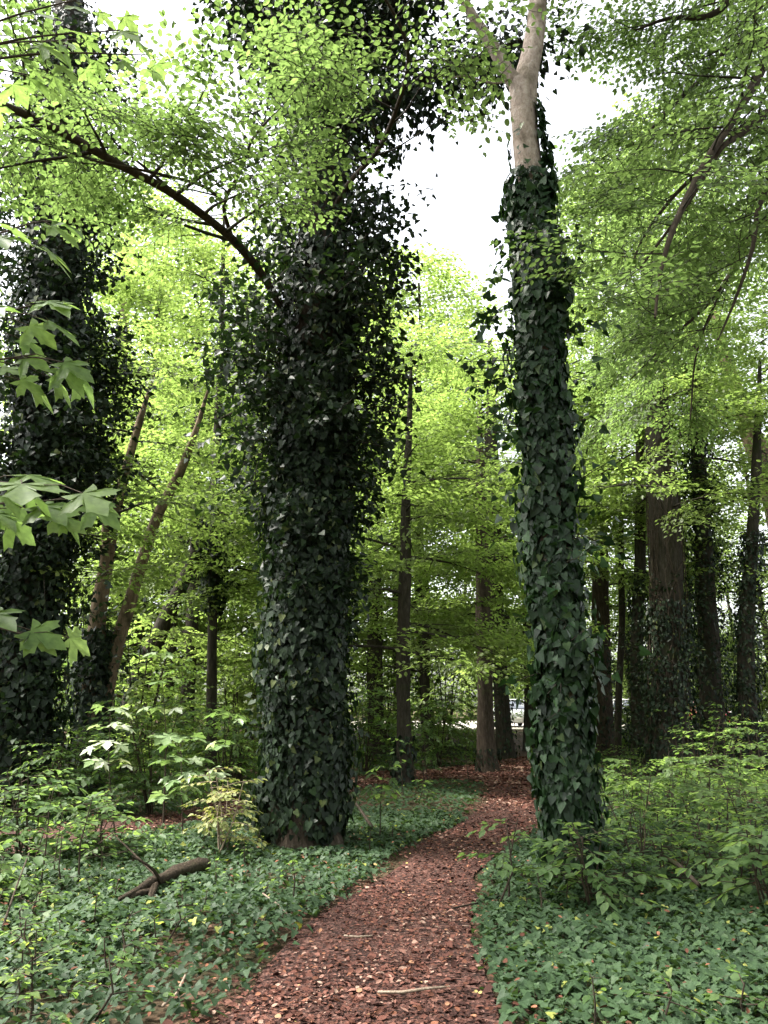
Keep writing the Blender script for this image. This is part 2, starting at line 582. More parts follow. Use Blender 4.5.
def path_mat():
    m, n, out = new_mat('bark_chip_path')
    tc = n.nodes.new('ShaderNodeTexCoord')
    v = n.nodes.new('ShaderNodeTexVoronoi')
    v.inputs['Scale'].default_value = 42
    v.inputs['Randomness'].default_value = 1
    n.links.new(tc.outputs['Object'], v.inputs['Vector'])
    sep = n.nodes.new('ShaderNodeSeparateColor')
    n.links.new(v.outputs['Color'], sep.inputs[0])
    r = ramp(n, [(.0, (.02, .009, .007)), (.3, (.045, .019, .014)), (.6, (.085, .036, .027)), (.85, (.125, .058, .045)), (1, (.17, .09, .07))])
    n.links.new(sep.outputs[0], r.inputs[0])
    nz = n.nodes.new('ShaderNodeTexNoise')
    nz.inputs['Scale'].default_value = 1.6
    nz.inputs['Detail'].default_value = 6
    n.links.new(tc.outputs['Object'], nz.inputs['Vector'])
    r2 = ramp(n, [(.35, (.62, .6, .6)), (.65, (1, 1, 1))])
    n.links.new(nz.outputs['Fac'], r2.inputs[0])
    mx = n.nodes.new('ShaderNodeMix')
    mx.data_type = 'RGBA'
    mx.blend_type = 'MULTIPLY'
    mx.inputs['Factor'].default_value = 1
    n.links.new(r.outputs[0], mx.inputs['A'])
    n.links.new(r2.outputs[0], mx.inputs['B'])
    p = n.nodes.new('ShaderNodeBsdfPrincipled')
    p.inputs['Roughness'].default_value = .85
    p.inputs['Specular IOR Level'].default_value = .25
    n.links.new(mx.outputs['Result'], p.inputs['Base Color'])
    b = n.nodes.new('ShaderNodeBump')
    b.inputs['Strength'].default_value = .8
    b.inputs['Distance'].default_value = .02
    n.links.new(v.outputs['Distance'], b.inputs['Height'])
    n.links.new(b.outputs[0], p.inputs['Normal'])
    n.links.new(p.outputs[0], out.inputs[0])
    return m


def chip_mat(name, stops, rough=.85):
    m, n, out = new_mat(name)
    a = n.nodes.new('ShaderNodeAttribute')
    a.attribute_name = 'rnd'
    r = ramp(n, stops)
    n.links.new(a.outputs['Fac'], r.inputs[0])
    p = n.nodes.new('ShaderNodeBsdfPrincipled')
    p.inputs['Roughness'].default_value = rough
    p.inputs['Specular IOR Level'].default_value = .12
    n.links.new(r.outputs[0], p.inputs['Base Color'])
    n.links.new(p.outputs[0], out.inputs[0])
    return m


# ------------------------------------------------------------------ setting: ground, path, car park
def grid_mesh(name, xs, ys, z, mat):
    X, Y = np.meshgrid(xs, ys)
    Z = z(X, Y)
    V = np.stack([X, Y, Z], -1).reshape(-1, 3)
    nx, ny = len(xs), len(ys)
    i = (np.arange(ny - 1)[:, None] * nx + np.arange(nx - 1)[None]).ravel()
    F = np.stack([i, i + 1, i + 1 + nx, i + nx], -1)
    return raw_mesh(name, V, F.ravel(), np.arange(len(F)) * 4, mat, smooth=True)


xs = np.concatenate([np.linspace(-400, -30, 20), np.linspace(-28, 28, 140), np.linspace(30, 400, 20)])
ys = np.concatenate([np.linspace(-60, -4, 14), np.linspace(-3, 30, 130), np.linspace(31, 60, 30), np.linspace(65, 600, 24)])
g = grid_mesh('ground', xs, ys, gh, ground_mat())
g['kind'] = 'structure'

# the path's two edges, from where it is seen on the ground
Lpx = [(215, 1024), (252, 990), (285, 960), (318, 930), (348, 900), (376, 875), (408, 850), (442, 833), (470, 818), (486, 804), (492, 790), (486, 779), (478, 771), (490, 762), (505, 752), (512, 745)]
Rpx = [(494, 1024), (479, 990), (471, 960), (470, 930), (473, 900), (478, 875), (505, 850), (528, 833), (546, 818), (556, 804), (560, 790), (560, 779), (558, 771), (556, 762), (552, 752), (548, 745)]
Lw = np.array([gnd(*p) for p in Lpx])
Rw = np.array([gnd(*p) for p in Rpx])
Lw = np.vstack([Lw[0] + (Lw[0] - Lw[1]) * np.array((3.0, 3.0)) * 2, Lw])
Rw = np.vstack([Rw[0] + (Rw[0] - Rw[1]) * np.array((1.0, 3.0)) * 2, Rw])
Lw[0] = (-1.9, -2.0)
Rw[0] = (1.5, -2.0)
# the side path that leaves to the left behind the big tree
Upx = [(500, 764), (470, 767), (440, 768), (400, 772), (360, 777), (300, 788), (240, 799), (180, 812), (110, 824), (40, 832), (-60, 838)]
Dpx = [(500, 786), (470, 783), (440, 781), (400, 785), (360, 792), (300, 806), (240, 819), (180, 834), (110, 848), (40, 856), (-60, 860)]
Uw = np.array([gnd(*p) for p in Upx])
Dw = np.array([gnd(*p) for p in Dpx])


def strip(A, B, lift, amp, n=120, m=10):
    def res(E):
        d = np.concatenate(([0], np.cumsum(np.linalg.norm(np.diff(E, axis=0), axis=1))))
        q = np.linspace(0, d[-1], n)
        return np.stack([np.interp(q, d, E[:, 0]), np.interp(q, d, E[:, 1])], -1)
    a, b = res(A), res(B)
    dirn = norm(b - a)
    k = np.arange(n)
    a = a + dirn * (amp * (np.sin(k * .9) * .5 + np.sin(k * .37 + 1) + rng.normal(0, .4, n)))[:, None]
    b = b + dirn * (amp * (np.sin(k * .8 + 2) * .5 + np.sin(k * .31) + rng.normal(0, .4, n)))[:, None]
    f = np.linspace(0, 1, m)[None, :, None]
    G = a[:, None] * (1 - f) + b[:, None] * f
    z = gh(G[..., 0], G[..., 1]) + lift
    V = np.concatenate([G, z[..., None]], -1).reshape(-1, 3)
    i = (np.arange(n - 1)[:, None] * m + np.arange(m - 1)[None]).ravel()
    F = np.stack([i, i + 1, i + 1 + m, i + m], -1)
    return V, F


V1, F1 = strip(Lw, Rw, .022, .05)
V2, F2 = strip(Uw, Dw, .018, .06)
V = np.vstack([V1, V2])
F = np.vstack([F1, F2 + len(V1)])
po = raw_mesh('path', V, F.ravel(), np.arange(len(F)) * 4, path_mat(), smooth=True)
po['kind'] = 'structure'


def inpoly(P, poly):
    x, y = P[:, 0], P[:, 1]
    r = np.zeros(len(P), bool)
    j = len(poly) - 1
    for i in range(len(poly)):
        xi, yi = poly[i]
        xj, yj = poly[j]
        c = ((yi > y) != (yj > y)) & (x < (xj - xi) * (y - yi) / (yj - yi + 1e-12) + xi)
        r ^= c
        j = i
    return r


POLY1 = np.vstack([Lw, Rw[::-1]])
POLY2 = np.vstack([Uw, Dw[::-1]])


def onpath(P, shrink=0.0, nz=0.0):
    Q = P[:, :2] + (rng.normal(0, nz, (len(P), 2)) if nz else 0)
    return inpoly(Q, POLY1) | inpoly(Q, POLY2)


lot = grid_mesh('parking_lot', np.linspace(-6, 60, 34), np.linspace(41, 62, 12), lambda X, Y: gh(X, Y) + .006, plain('car_park_gravel', (.42, .38, .33), .9))
lot['kind'] = 'structure'


def field(x, y, s, seed):
    r = np.random.default_rng(seed)
    v = 0
    for k in range(5):
        a = r.uniform(0, 6.28)
        f = s * r.uniform(.6, 1.8)
        v = v + np.sin((x * math.cos(a) + y * math.sin(a)) * f + r.uniform(0, 6.28))
    return v / 5


# wood chips and fallen leaves over the path
n = 210000
dd = 3.6 + (26 - 3.6) * rng.random(n) ** 2.1
P = np.stack([rng.uniform(-3.4, 5, n), dd], -1)
P = P[rng.random(n) < np.clip(.75 + .55 * field(P[:, 0], P[:, 1], 2.8, 77), .35, 1)]
n = len(P)
P = P[onpath(P, nz=.10) | (onpath(P, nz=.17) & (rng.random(n) < .45))]
n = len(P)
Z = gh(P[:, 0], P[:, 1]) + .024 + rng.random(n) * .016
a = rng.uniform(0, 6.28, n)
D = np.stack([np.cos(a), np.sin(a), rng.normal(0, .22, n)], -1)
N = np.stack([rng.normal(0, .35, n), rng.normal(0, .35, n), np.ones(n)], -1)
chips = Leaves()
sizes = np.clip(rng.lognormal(math.log(.024), .45, n), .010, .08) * (1 + np.clip((P[:, 1] - 7) / 12, 0, 1.2))
tone = np.clip(.5 + .30 * field(P[:, 0], P[:, 1], 2.2, 4) + .16 * field(P[:, 0], P[:, 1], 7, 5) + .012 * (P[:, 1] - 8) + rng.normal(0, .24, n), 0, 1)  # far chips toned lighter, making up in colour for shade down the path
chips.add(np.column_stack([P, Z]), D, N, sizes, tone)
co = chips.build('wood_chips', 'oval', chip_mat('wood_chip', [(0, (.016, .008, .007)), (.3, (.055, .024, .019)), (.6, (.125, .052, .038)), (.85, (.20, .098, .075)), (1, (.33, .22, .17))]))
co['kind'] = 'stuff'

n = 17000
P = np.stack([rng.uniform(-4.5, 5, n), 3.8 + 12 * rng.random(n) ** 1.6], -1)
edge = onpath(P, nz=.35) & (rng.random(n) < .6) | (rng.random(n) < .1)
P = P[edge]
n = len(P)
lit = Leaves()
a = rng.uniform(0, 6.28, n)
lit.add(np.column_stack([P, gh(P[:, 0], P[:, 1]) + .04 + rng.random(n) * np.where(onpath(P), .02, .14)]), np.stack([np.cos(a), np.sin(a), rng.normal(0, .2, n)], -1),
        np.stack([rng.normal(0, .35, n), rng.normal(0, .35, n), np.ones(n)], -1), rng.uniform(.015, .046, n), rng.random(n) ** 1.6)
lo = lit.build('leaf_litter', 'hornbeam', chip_mat('fallen_leaf', [(0, (.06, .025, .017)), (.4, (.14, .058, .036)), (.75, (.23, .10, .06)), (.95, (.30, .17, .10)), (.98, (.30, .28, .09)), (1, (.14, .20, .06))]))
lo['kind'] = 'stuff'

# ------------------------------------------------------------------ ivy on trunks
def trunk_pts(spec, Y, dY=0.0):
    P, R = [], []
    for k, (px, py, wd) in enumerate(spec):
        y = Y + dY * k / max(1, len(spec) - 1)
        P.append(at(px, py, y))
        R.append(wd * .5 * pxsize(px, py, y))
    P, R = np.array(P), np.array(R)
    P[0, 2] = float(gh(P[0, 0], P[0, 1])) - .12
    return P, R


def sample_axis(P, R, n, z0, z1, power=1.0):
    z = z0 + (z1 - z0) * rng.random(n) ** power
    o = np.argsort(P[:, 2])
    return np.stack([np.interp(z, P[o, 2], P[o, 0]), np.interp(z, P[o, 2], P[o, 1]), z], -1), np.interp(z, P[o, 2], R[o])


def ivy_coat(lv, P, R, n, z0, z1, thick, size, lumps=.5, seed=1, zr=.5):
    c, r = sample_axis(P, R, n, z0, z1)
    th = rng.uniform(0, 6.28, n)
    fld = np.sin(th * 2 + c[:, 2] * 1.3 + seed) * np.sin(th * 3 - c[:, 2] * 2.1 + seed * 2) + .6 * np.sin(c[:, 2] * 3.1 + th + seed)
    off = thick * (rng.random(n) ** .8) * (1 + lumps * fld) * np.clip(.35 + (c[:, 2] - z0) / zr, 0, 1)
    o = np.stack([np.cos(th), np.sin(th), np.zeros(n)], -1)
    pos = c + o * (r + .015 + np.maximum(off, 0))[:, None]
    N = norm(o + np.array((0, 0, .5)) + rng.normal(0, .52, (n, 3)))
    side = np.stack([-o[:, 1], o[:, 0], np.zeros(n)], -1)
    D = norm(np.array((0, 0, -1.0)) + o * .35 + side * rng.normal(0, .55, n)[:, None])
    tone = np.clip(.25 + .3 * (off / max(thick, .01)) * .6 + rng.normal(0, .24, n), 0, .95)  # leaves deeper in the coat toned darker: shade between leaves painted in
    tone[rng.random(n) < .018] = rng.uniform(.9, 1.0)
    gp = np.sin(th * 3 + c[:, 2] * 1.1 + seed) * np.sin(c[:, 2] * 2.3 - th * 2 + seed * 1.7) + .35 * np.sin(c[:, 2] * 7 + th * 5)
    kp = (gp > -.62) | (rng.random(n) < .25)
    pos, D, N, tone, n = pos[kp], D[kp], N[kp], tone[kp], int(kp.sum())
    lv.add(pos, D, N, size * np.clip(rng.normal(.85, .25, n), .4, 1.4), tone)


def ivy_sprigs(lv, tubes, P, R, n, z0, z1, lmin, lmax, leaves, size, az=None, azw=3.2, power=1.0, reach=None, droop=.3):
    """Bushy flowering shoots of old ivy standing out from a trunk."""
    c, r = sample_axis(P, R, n, z0, z1, power)
    for k in range(n):
        a = rng.uniform(-math.pi, math.pi) if az is None else az + rng.uniform(-azw, azw)
        ln = rng.uniform(lmin, lmax) * (reach(c[k, 2]) if reach else 1)
        el = rng.uniform(-.35, .5)
        p = c[k] + np.array((math.cos(a), math.sin(a), 0)) * r[k] * .8
        pts = [p]
        m = max(3, int(ln / .14))
        for j in range(m):
            a += rng.normal(0, .22)
            el += -droop * ln / m + rng.normal(0, .12)
            pts.append(pts[-1] + ln / m * np.array((math.cos(a) * math.cos(el), math.sin(a) * math.cos(el), math.sin(el))))
        pts = np.array(pts)
        tubes.add(pts, np.linspace(.009, .003, len(pts)), 3)
        q = leaves
        f = rng.random(q) ** .6
        i = f * (len(pts) - 1)
        base = np.stack([np.interp(i, np.arange(len(pts)), pts[:, x]) for x in range(3)], -1)
        off = rng.normal(0, 1, (q, 3)) * np.array((.11, .11, .09))
        D = norm(off + np.array((0, 0, -.05)))
        N = norm(np.array((0, 0, .8)) + rng.normal(0, .5, (q, 3)))
        lv.add(base + off, D, N, size * rng.uniform(.55, 1.15, q), np.clip(rng.normal(.45, .18, q), 0, .97))


# ------------------------------------------------------------------ big trees
# right: ivy-wrapped trunk, bare and forked at the top
PA, RA = trunk_pts([(572, 892, 38), (567, 760, 35), (559, 640, 34), (550, 520, 33), (544, 400, 32), (538, 280, 31), (531, 190, 28), (525, 130, 26), (523, 85, 29)], 7.65)
ta = thing('ivy_clad_tree', 'slender tree wrapped in big glossy ivy leaves beside the path, its bare pale top forked', 'tree', PA[0])
tb = Tubes()
tb.add(PA, RA, 20, step=.12, rough=.05, flare=.5)
top = PA[-1]
UP = np.array([at(523, 92, 7.65), at(530, 62, 7.7), at(536, 25, 7.8), at(540, -30, 8.0), at(548, -150, 8.6), at(540, -320, 9.0)])
tb.add(UP, [.155, .125, .115, .105, .09, .06], 14, step=.12, rough=.05)
tb.build('trunk', M['barkpale'], ta, PA[0])
tb = Tubes()
LP = np.array([at(522, 90, 7.65), at(510, 76, 7.6), at(492, 45, 7.5), at(472, 15, 7.4), at(452, -25, 7.2), at(415, -120, 6.9)])
tb.add(LP, [.10, .085, .07, .058, .05, .03], 10, step=.1, rough=.06)
tb.build('limb', M['barkpale'], ta, PA[0])
tb = Tubes()
tb.add([at(512, 78, 7.6), at(492, 83, 7.4), at(465, 76, 7.2), at(452, 78, 7.1)], [.02, .014, .010, .006], 5, step=.1)
tb.build('limb', M['barkpale'], ta, PA[0])
lv = Leaves()
zt = at(529, 178, 7.65)[2]
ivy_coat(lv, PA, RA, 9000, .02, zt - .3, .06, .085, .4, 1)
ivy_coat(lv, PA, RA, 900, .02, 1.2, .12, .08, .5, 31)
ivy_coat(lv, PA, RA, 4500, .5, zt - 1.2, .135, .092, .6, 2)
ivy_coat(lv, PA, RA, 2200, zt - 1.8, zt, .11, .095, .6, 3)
c, r = sample_axis(PA, RA, 260, zt - .25, zt + .65, 1.8)
th = rng.uniform(0, 6.28, 260)
o = np.stack([np.cos(th), np.sin(th), np.zeros(260)], -1)
k_ = np.sin(th * 3 + 1) + np.sin(th * 5) > -.2 + 1.6 * (c[:, 2] - zt)
lv.add((c + o * (r + .02 + .05 * rng.random(260))[:, None])[k_], norm(np.array((0, 0, -1.)) + o * .4 + rng.normal(0, .4, (260, 3)))[k_], norm(o + rng.normal(0, .4, (260, 3)) + np.array((0, 0, .5)))[k_], rng.uniform(.05, .1, 260)[k_], None)
# a strip of ivy climbing higher on the right side of the bare trunk
c, r = sample_axis(PA, RA, 150, zt - .2, zt + .95)
th = rng.normal(-.35, .3, 150)
o = np.stack([np.cos(th), np.sin(th), np.zeros(150)], -1)
lv.add(c + o * (r + .02 + .12 * rng.random(150) * np.clip((zt + 1 - c[:, 2]), .2, 1))[:, None], norm(np.array((0, 0, -1.)) + o * .5 + rng.normal(0, .3, (150, 3))), norm(o + rng.normal(0, .4, (150, 3)) + np.array((0, 0, .5))), rng.uniform(.07, .13, 150), None)
tw = Tubes()
ivy_sprigs(lv, tw, PA, RA, 60, 1.5, zt - .5, .25, .6, 12, .10)
ivy_sprigs(lv, tw, PA, RA, 8, zt - 2.6, zt - 1.9, .5, .9, 14, .10, az=math.pi, azw=.6)
# old ivy stems clinging to the bark
for k in range(9):
    th = rng.uniform(0, 6.28)
    zz = np.linspace(0, zt - rng.uniform(0, 1.5), 26)
    o_ = np.argsort(PA[:, 2])
    th_ = th + np.cumsum(rng.normal(0, .12, 26))
    rr = np.interp(zz, PA[o_, 2], RA[o_]) + .02
    tw.add(np.stack([np.interp(zz, PA[o_, 2], PA[o_, 0]) + np.cos(th_) * rr, np.interp(zz, PA[o_, 2], PA[o_, 1]) + np.sin(th_) * rr, zz], -1), np.linspace(.03, .012, 26), 5)
lv.build('ivy', 'ivytrunk', M['ivyright'], ta, PA[0], tw)

# its crown, unseen above the frame, added to shade the clearing
lb, lc = Tubes(), Leaves()
TOP = UP[-1]
for k in range(11):
    a = k * 2.4
    ln = rng.uniform(3.0, 5.5)
    p = UP[-1] + (UP[-2] - UP[-1]) * rng.uniform(0, .6)
    end = np.array((p[0] + ln * math.cos(a), min(p[1] + ln * math.sin(a), 9.0), p[2] + rng.uniform(-.5, 2.0)))
    grow([p, (p + end) / 2 + np.array((0, 0, .5)), end], .05, .01, 9, (1.2, 2.6), lb, lc, 'far', .5)
lc.build('crown', 'oval', M['hornbeam'], ta, PA[0], lb)

# left of centre: the massive ivy tree
PB, RB = trunk_pts([(302, 848, 74), (303, 780, 64), (305, 680, 58), (308, 560, 54), (312, 430, 50), (318, 300, 46), (324, 180, 42), (332, 60, 40), (340, -80, 36), (352, -260, 28)], 10.0)
tB = thing('ivy_clad_tree', 'massive tree left of the path, shaggy with dark ivy from foot to crown', 'tree', PB[0])
tb = Tubes()
tb.add(PB, RB, 24, step=.16, rough=.06, flare=.35)
tb.build('trunk', M['barkred'], tB, PB[0])
lv, tw = Leaves(), Tubes()
zB = PB[-1, 2]
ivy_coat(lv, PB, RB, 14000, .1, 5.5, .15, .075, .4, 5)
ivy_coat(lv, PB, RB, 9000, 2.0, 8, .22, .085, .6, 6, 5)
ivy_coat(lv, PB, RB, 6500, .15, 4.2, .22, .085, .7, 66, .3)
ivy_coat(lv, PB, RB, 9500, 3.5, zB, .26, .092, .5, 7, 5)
ivy_sprigs(lv, tw, PB, RB, 170, 1.2, 6.0, .2, .6, 18, .085, reach=lambda z: .4 + .15 * z)
ivy_sprigs(lv, tw, PB, RB, 330, 2.8, 13.5, .6, 1.45, 28, .095, reach=lambda z: min(1, .25 + .14 * (z - 2)))
ivy_sprigs(lv, tw, PB, RB, 70, 4.6, 7.5, .9, 1.55, 30, .10, az=math.pi, azw=.9)
ivy_sprigs(lv, tw, PB, RB, 60, 4.6, 8.5, .8, 1.25, 30, .10, az=0, azw=.9)
# dark ivy-hung limbs in the top of the crown
for spec in ([(330, 150, 10.0), (372, 112, 9.6), (430, 78, 9.2), (480, 58, 9.0), (522, 40, 8.8)],
             [(328, 130, 10.0), (290, 60, 9.8), (262, 20, 9.6), (230, -20, 9.4)],
             [(335, 60, 10), (380, 20, 9.6), (420, -30, 9.2)],
             [(332, 90, 10), (300, 30, 10.2), (250, -40, 10.5)]):
    pts = np.array([at(*s) for s in spec])
    tw.add(pts, np.linspace(.10, .035, len(pts)), 8, step=.2, rough=.08)
    d = np.linspace(0, 1, len(pts))
    ff = np.linspace(0, 1, 30)
    PX = np.stack([np.interp(ff, d, pts[:, x]) for x in range(3)], -1)
    for p in PX[4:]:
        m = int(rng.integers(60, 110))
        off = rng.normal(0, 1, (m, 3)) * np.array((.32, .32, .24)) + np.array((0, 0, -.05))
        lv.add(p + off, norm(off + np.array((0, 0, -.3))), norm(np.array((0, 0, 1.0)) + rng.normal(0, .5, (m, 3))), .095 * rng.uniform(.6, 1.15, m), np.clip(rng.normal(.4, .18, m), 0, .95))
lv.build('ivy', 'ivytrunk', M['ivy'], tB, PB[0], tw)
# its leafy limbs reaching over the left half of the clearing
lb, lc = Tubes(), Leaves()
limb = [at(285, 312, 9.9), at(262, 275, 9.5), at(238, 245, 9.0), at(212, 222, 8.4), at(170, 192, 7.7), at(120, 165, 7.1), at(60, 131, 6.6), at(0, 104, 6.2), at(-70, 80, 5.9), at(-160, 60, 5.6)]
grow(limb, .058, .034, 19, (1.0, 2.0), lb, lc, 'near', .52, droop=-.03, twigs=True, start=.22, up=.02, part=(tB, PB[0]))
up1 = [at(232, 238, 8.9), at(224, 205, 8.4), at(240, 172, 7.9), at(252, 140, 7.4), at(270, 118, 6.9)]
grow(up1, .03, .012, 7, (.9, 1.6), lb, lc, 'near', .42, twigs=True, start=.3, part=(tB, PB[0]))
up2 = [at(222, 200, 8.5), at(200, 185, 7.8), at(150, 172, 7.2), at(90, 160, 6.7)]
grow(up2, .022, .010, 7, (.8, 1.5), lb, lc, 'near', .42, twigs=True, start=.1, part=(tB, PB[0]))
cur = [at(330, 215, 9.7), at(350, 182, 9.2), at(378, 150, 8.6), at(396, 110, 8.0), at(408, 65, 7.4), at(402, 30, 7.0), at(380, -10, 6.6)]
grow(cur, .036, .016, 10, (.9, 1.8), lb, lc, 'near', .38, twigs=True, start=.25, part=(tB, PB[0]))
for k in range(5):  # unseen limbs above the frame, added to dim the foreground
    p = np.array((PB[-1, 0], PB[-1, 1], rng.uniform(13, 15.5)))
    end = np.array((rng.uniform(-8, 2), rng.uniform(-4, 6), rng.uniform(10.5, 15)))
    end[2] = max(end[2], 1.6 + 1.15 * end[1] + 2.5)
    grow([p, p * .5 + end * .5 + np.array((0, 0, 2.0)), end], .07, .012, 11, (1.3, 3), lb, lc, 'mid', .45)
lc.build('crown', 'hornbeam', M['hornbeam'], tB, PB[0], lb)

# far left: dark ivy column
PC, RC = trunk_pts([(12, 805, 46), (18, 700, 42), (26, 600, 40), (38, 480, 38), (50, 360, 36), (60, 240, 34), (66, 120, 30), (70, -20, 26)], 12.5)
tC = thing('ivy_clad_tree', 'dark bushy ivy column at the left, behind the large maple leaves', 'tree', PC[0])
tb = Tubes()
tb.add(PC, RC, 18, step=.2, rough=.06, flare=.3)
tb.build('trunk', M['bark'], tC, PC[0])
lv, tw = Leaves(), Tubes()
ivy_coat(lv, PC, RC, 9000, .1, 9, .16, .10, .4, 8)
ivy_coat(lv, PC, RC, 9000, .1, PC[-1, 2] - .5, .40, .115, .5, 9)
ivy_sprigs(lv, tw, PC, RC, 500, 3.6, 14, .5, 1.25, 30, .10)
ivy_sprigs(lv, tw, PC, RC, 90, 5.0, 7.6, .9, 1.6, 32, .105, az=0, azw=1.0)
ivy_sprigs(lv, tw, PC, RC, 160, .6, 4.5, .25, .65, 18, .10)
lv.build('ivy', 'ivytrunk', M['ivy'], tC, PC[0], tw)

# right: tall tree whose limbs hang over the right side of the picture
rootU = np.array((7.4, 9.6, float(gh(7.4, 9.6))))
tU = thing('overhanging_tree', 'spreading tree at the right edge whose leafy limbs droop in from above', 'tree', rootU)
tb = Tubes()
PU = np.array([rootU + (0, 0, -.12), rootU + (-.05, .05, 3), rootU + (-.2, .0, 6.5), rootU + (-.5, -.2, 10.5), rootU + (-.7, -.2, 15)])
tb.add(PU, [.34, .28, .24, .19, .10], 16, step=.25, rough=.06, flare=.5)
tb.build('trunk', M['bark'], tU, rootU)
lb, lc = Tubes(), Leaves()


def on_u(z):
    return np.array([np.interp(z, PU[:, 2], PU[:, k]) for k in range(3)])


m1 = [on_u(8.0), at(800, -40, 8.6), at(768, 55, 8.2), at(742, 105, 7.8), at(712, 152, 7.4), at(690, 192, 7.1), at(672, 232, 6.9), at(660, 275, 6.8), at(655, 318, 6.7)]
grow(m1, .075, .012, 13, (.9, 1.9), lb, lc, 'near', .30, droop=-.12, twigs=True, start=.25, part=(tU, rootU))
m2 = [on_u(7.0), at(830, 60, 8.4), at(768, 112, 8.0), at(738, 136, 7.7), at(720, 150, 7.5), at(690, 200, 7.6), at(640, 268, 7.9)]
grow(m2, .06, .012, 10, (.9, 1.9), lb, lc, 'near', .30, droop=-.12, twigs=True, start=.3, part=(tU, rootU))
m3 = [on_u(9.4), at(790, -60, 9.4), at(720, 10, 9.0), at(670, 18, 8.7), at(636, 30, 8.5)]
grow(m3, .07, .012, 13, (1.1, 2.2), lb, lc, 'near', .5, droop=-.08, twigs=True, start=.3, part=(tU, rootU))
m4 = [on_u(6.2), at(800, 150, 9.2), at(762, 200, 8.9), at(752, 250, 8.7), at(735, 300, 8.6), at(718, 340, 8.6)]
grow(m4, .05, .010, 11, (.9, 1.9), lb, lc, 'near', .5, droop=-.14, twigs=True, start=.3, part=(tU, rootU))
m5 = [on_u(9.0), at(760, 40, 10.2), at(690, 90, 10.2), at(655, 125, 10.0), at(630, 160, 9.9)]
grow(m5, .06, .012, 14, (1.1, 2.3), lb, lc, 'near', .5, droop=-.1, twigs=True, start=.3, part=(tU, rootU))
m6 = [on_u(8.2), at(760, 130, 11.0), at(690, 180, 11.2), at(645, 235, 11.2), at(624, 290, 11.2)]
grow(m6, .06, .012, 14, (1.1, 2.4), lb, lc, 'near', .5, droop=-.13, twigs=True, start=.3, part=(tU, rootU))
m7 = [on_u(7.4), at(770, 220, 11.6), at(720, 290, 12.0), at(670, 340, 12.2), at(630, 380, 12.4)]
grow(m7, .06, .012, 13, (1.1, 2.4), lb, lc, 'near', .5, droop=-.16, twigs=True, start=.3, part=(tU, rootU))
for k in range(6):  # overhead limbs out of view, added as shade for the ground below
    p = on_u(rng.uniform(9, 14))
    end = np.array((rng.uniform(-2, 8), rng.uniform(-5, 4), rng.uniform(8.5, 13)))
    end[2] = max(end[2], 1.6 + 1.15 * end[1] + 2.5)
    grow([p, p * .5 + end * .5 + np.array((0, 0, 1.5)), end], .07, .012, 11, (1.3, 3), lb, lc, 'mid', .45)
m8 = [on_u(9.6), at(770, 110, 12.5), at(715, 160, 13.6), at(672, 240, 14.4), at(655, 320, 14.8), at(640, 420, 15)]
grow(m8, .06, .012, 16, (1.1, 2.4), lb, lc, 'near', .55, droop=-.22, twigs=True, start=.3, part=(tU, rootU))
m9 = [on_u(8.6), at(790, 190, 11), at(745, 250, 11.6), at(700, 340, 12.2), at(690, 420, 12.5)]
grow(m9, .05, .010, 12, (1.0, 2.0), lb, lc, 'near', .5, droop=-.22, twigs=True, start=.35, part=(tU, rootU))
lc.build('crown', 'hornbeam', M['hornbeam'], tU, rootU, lb)


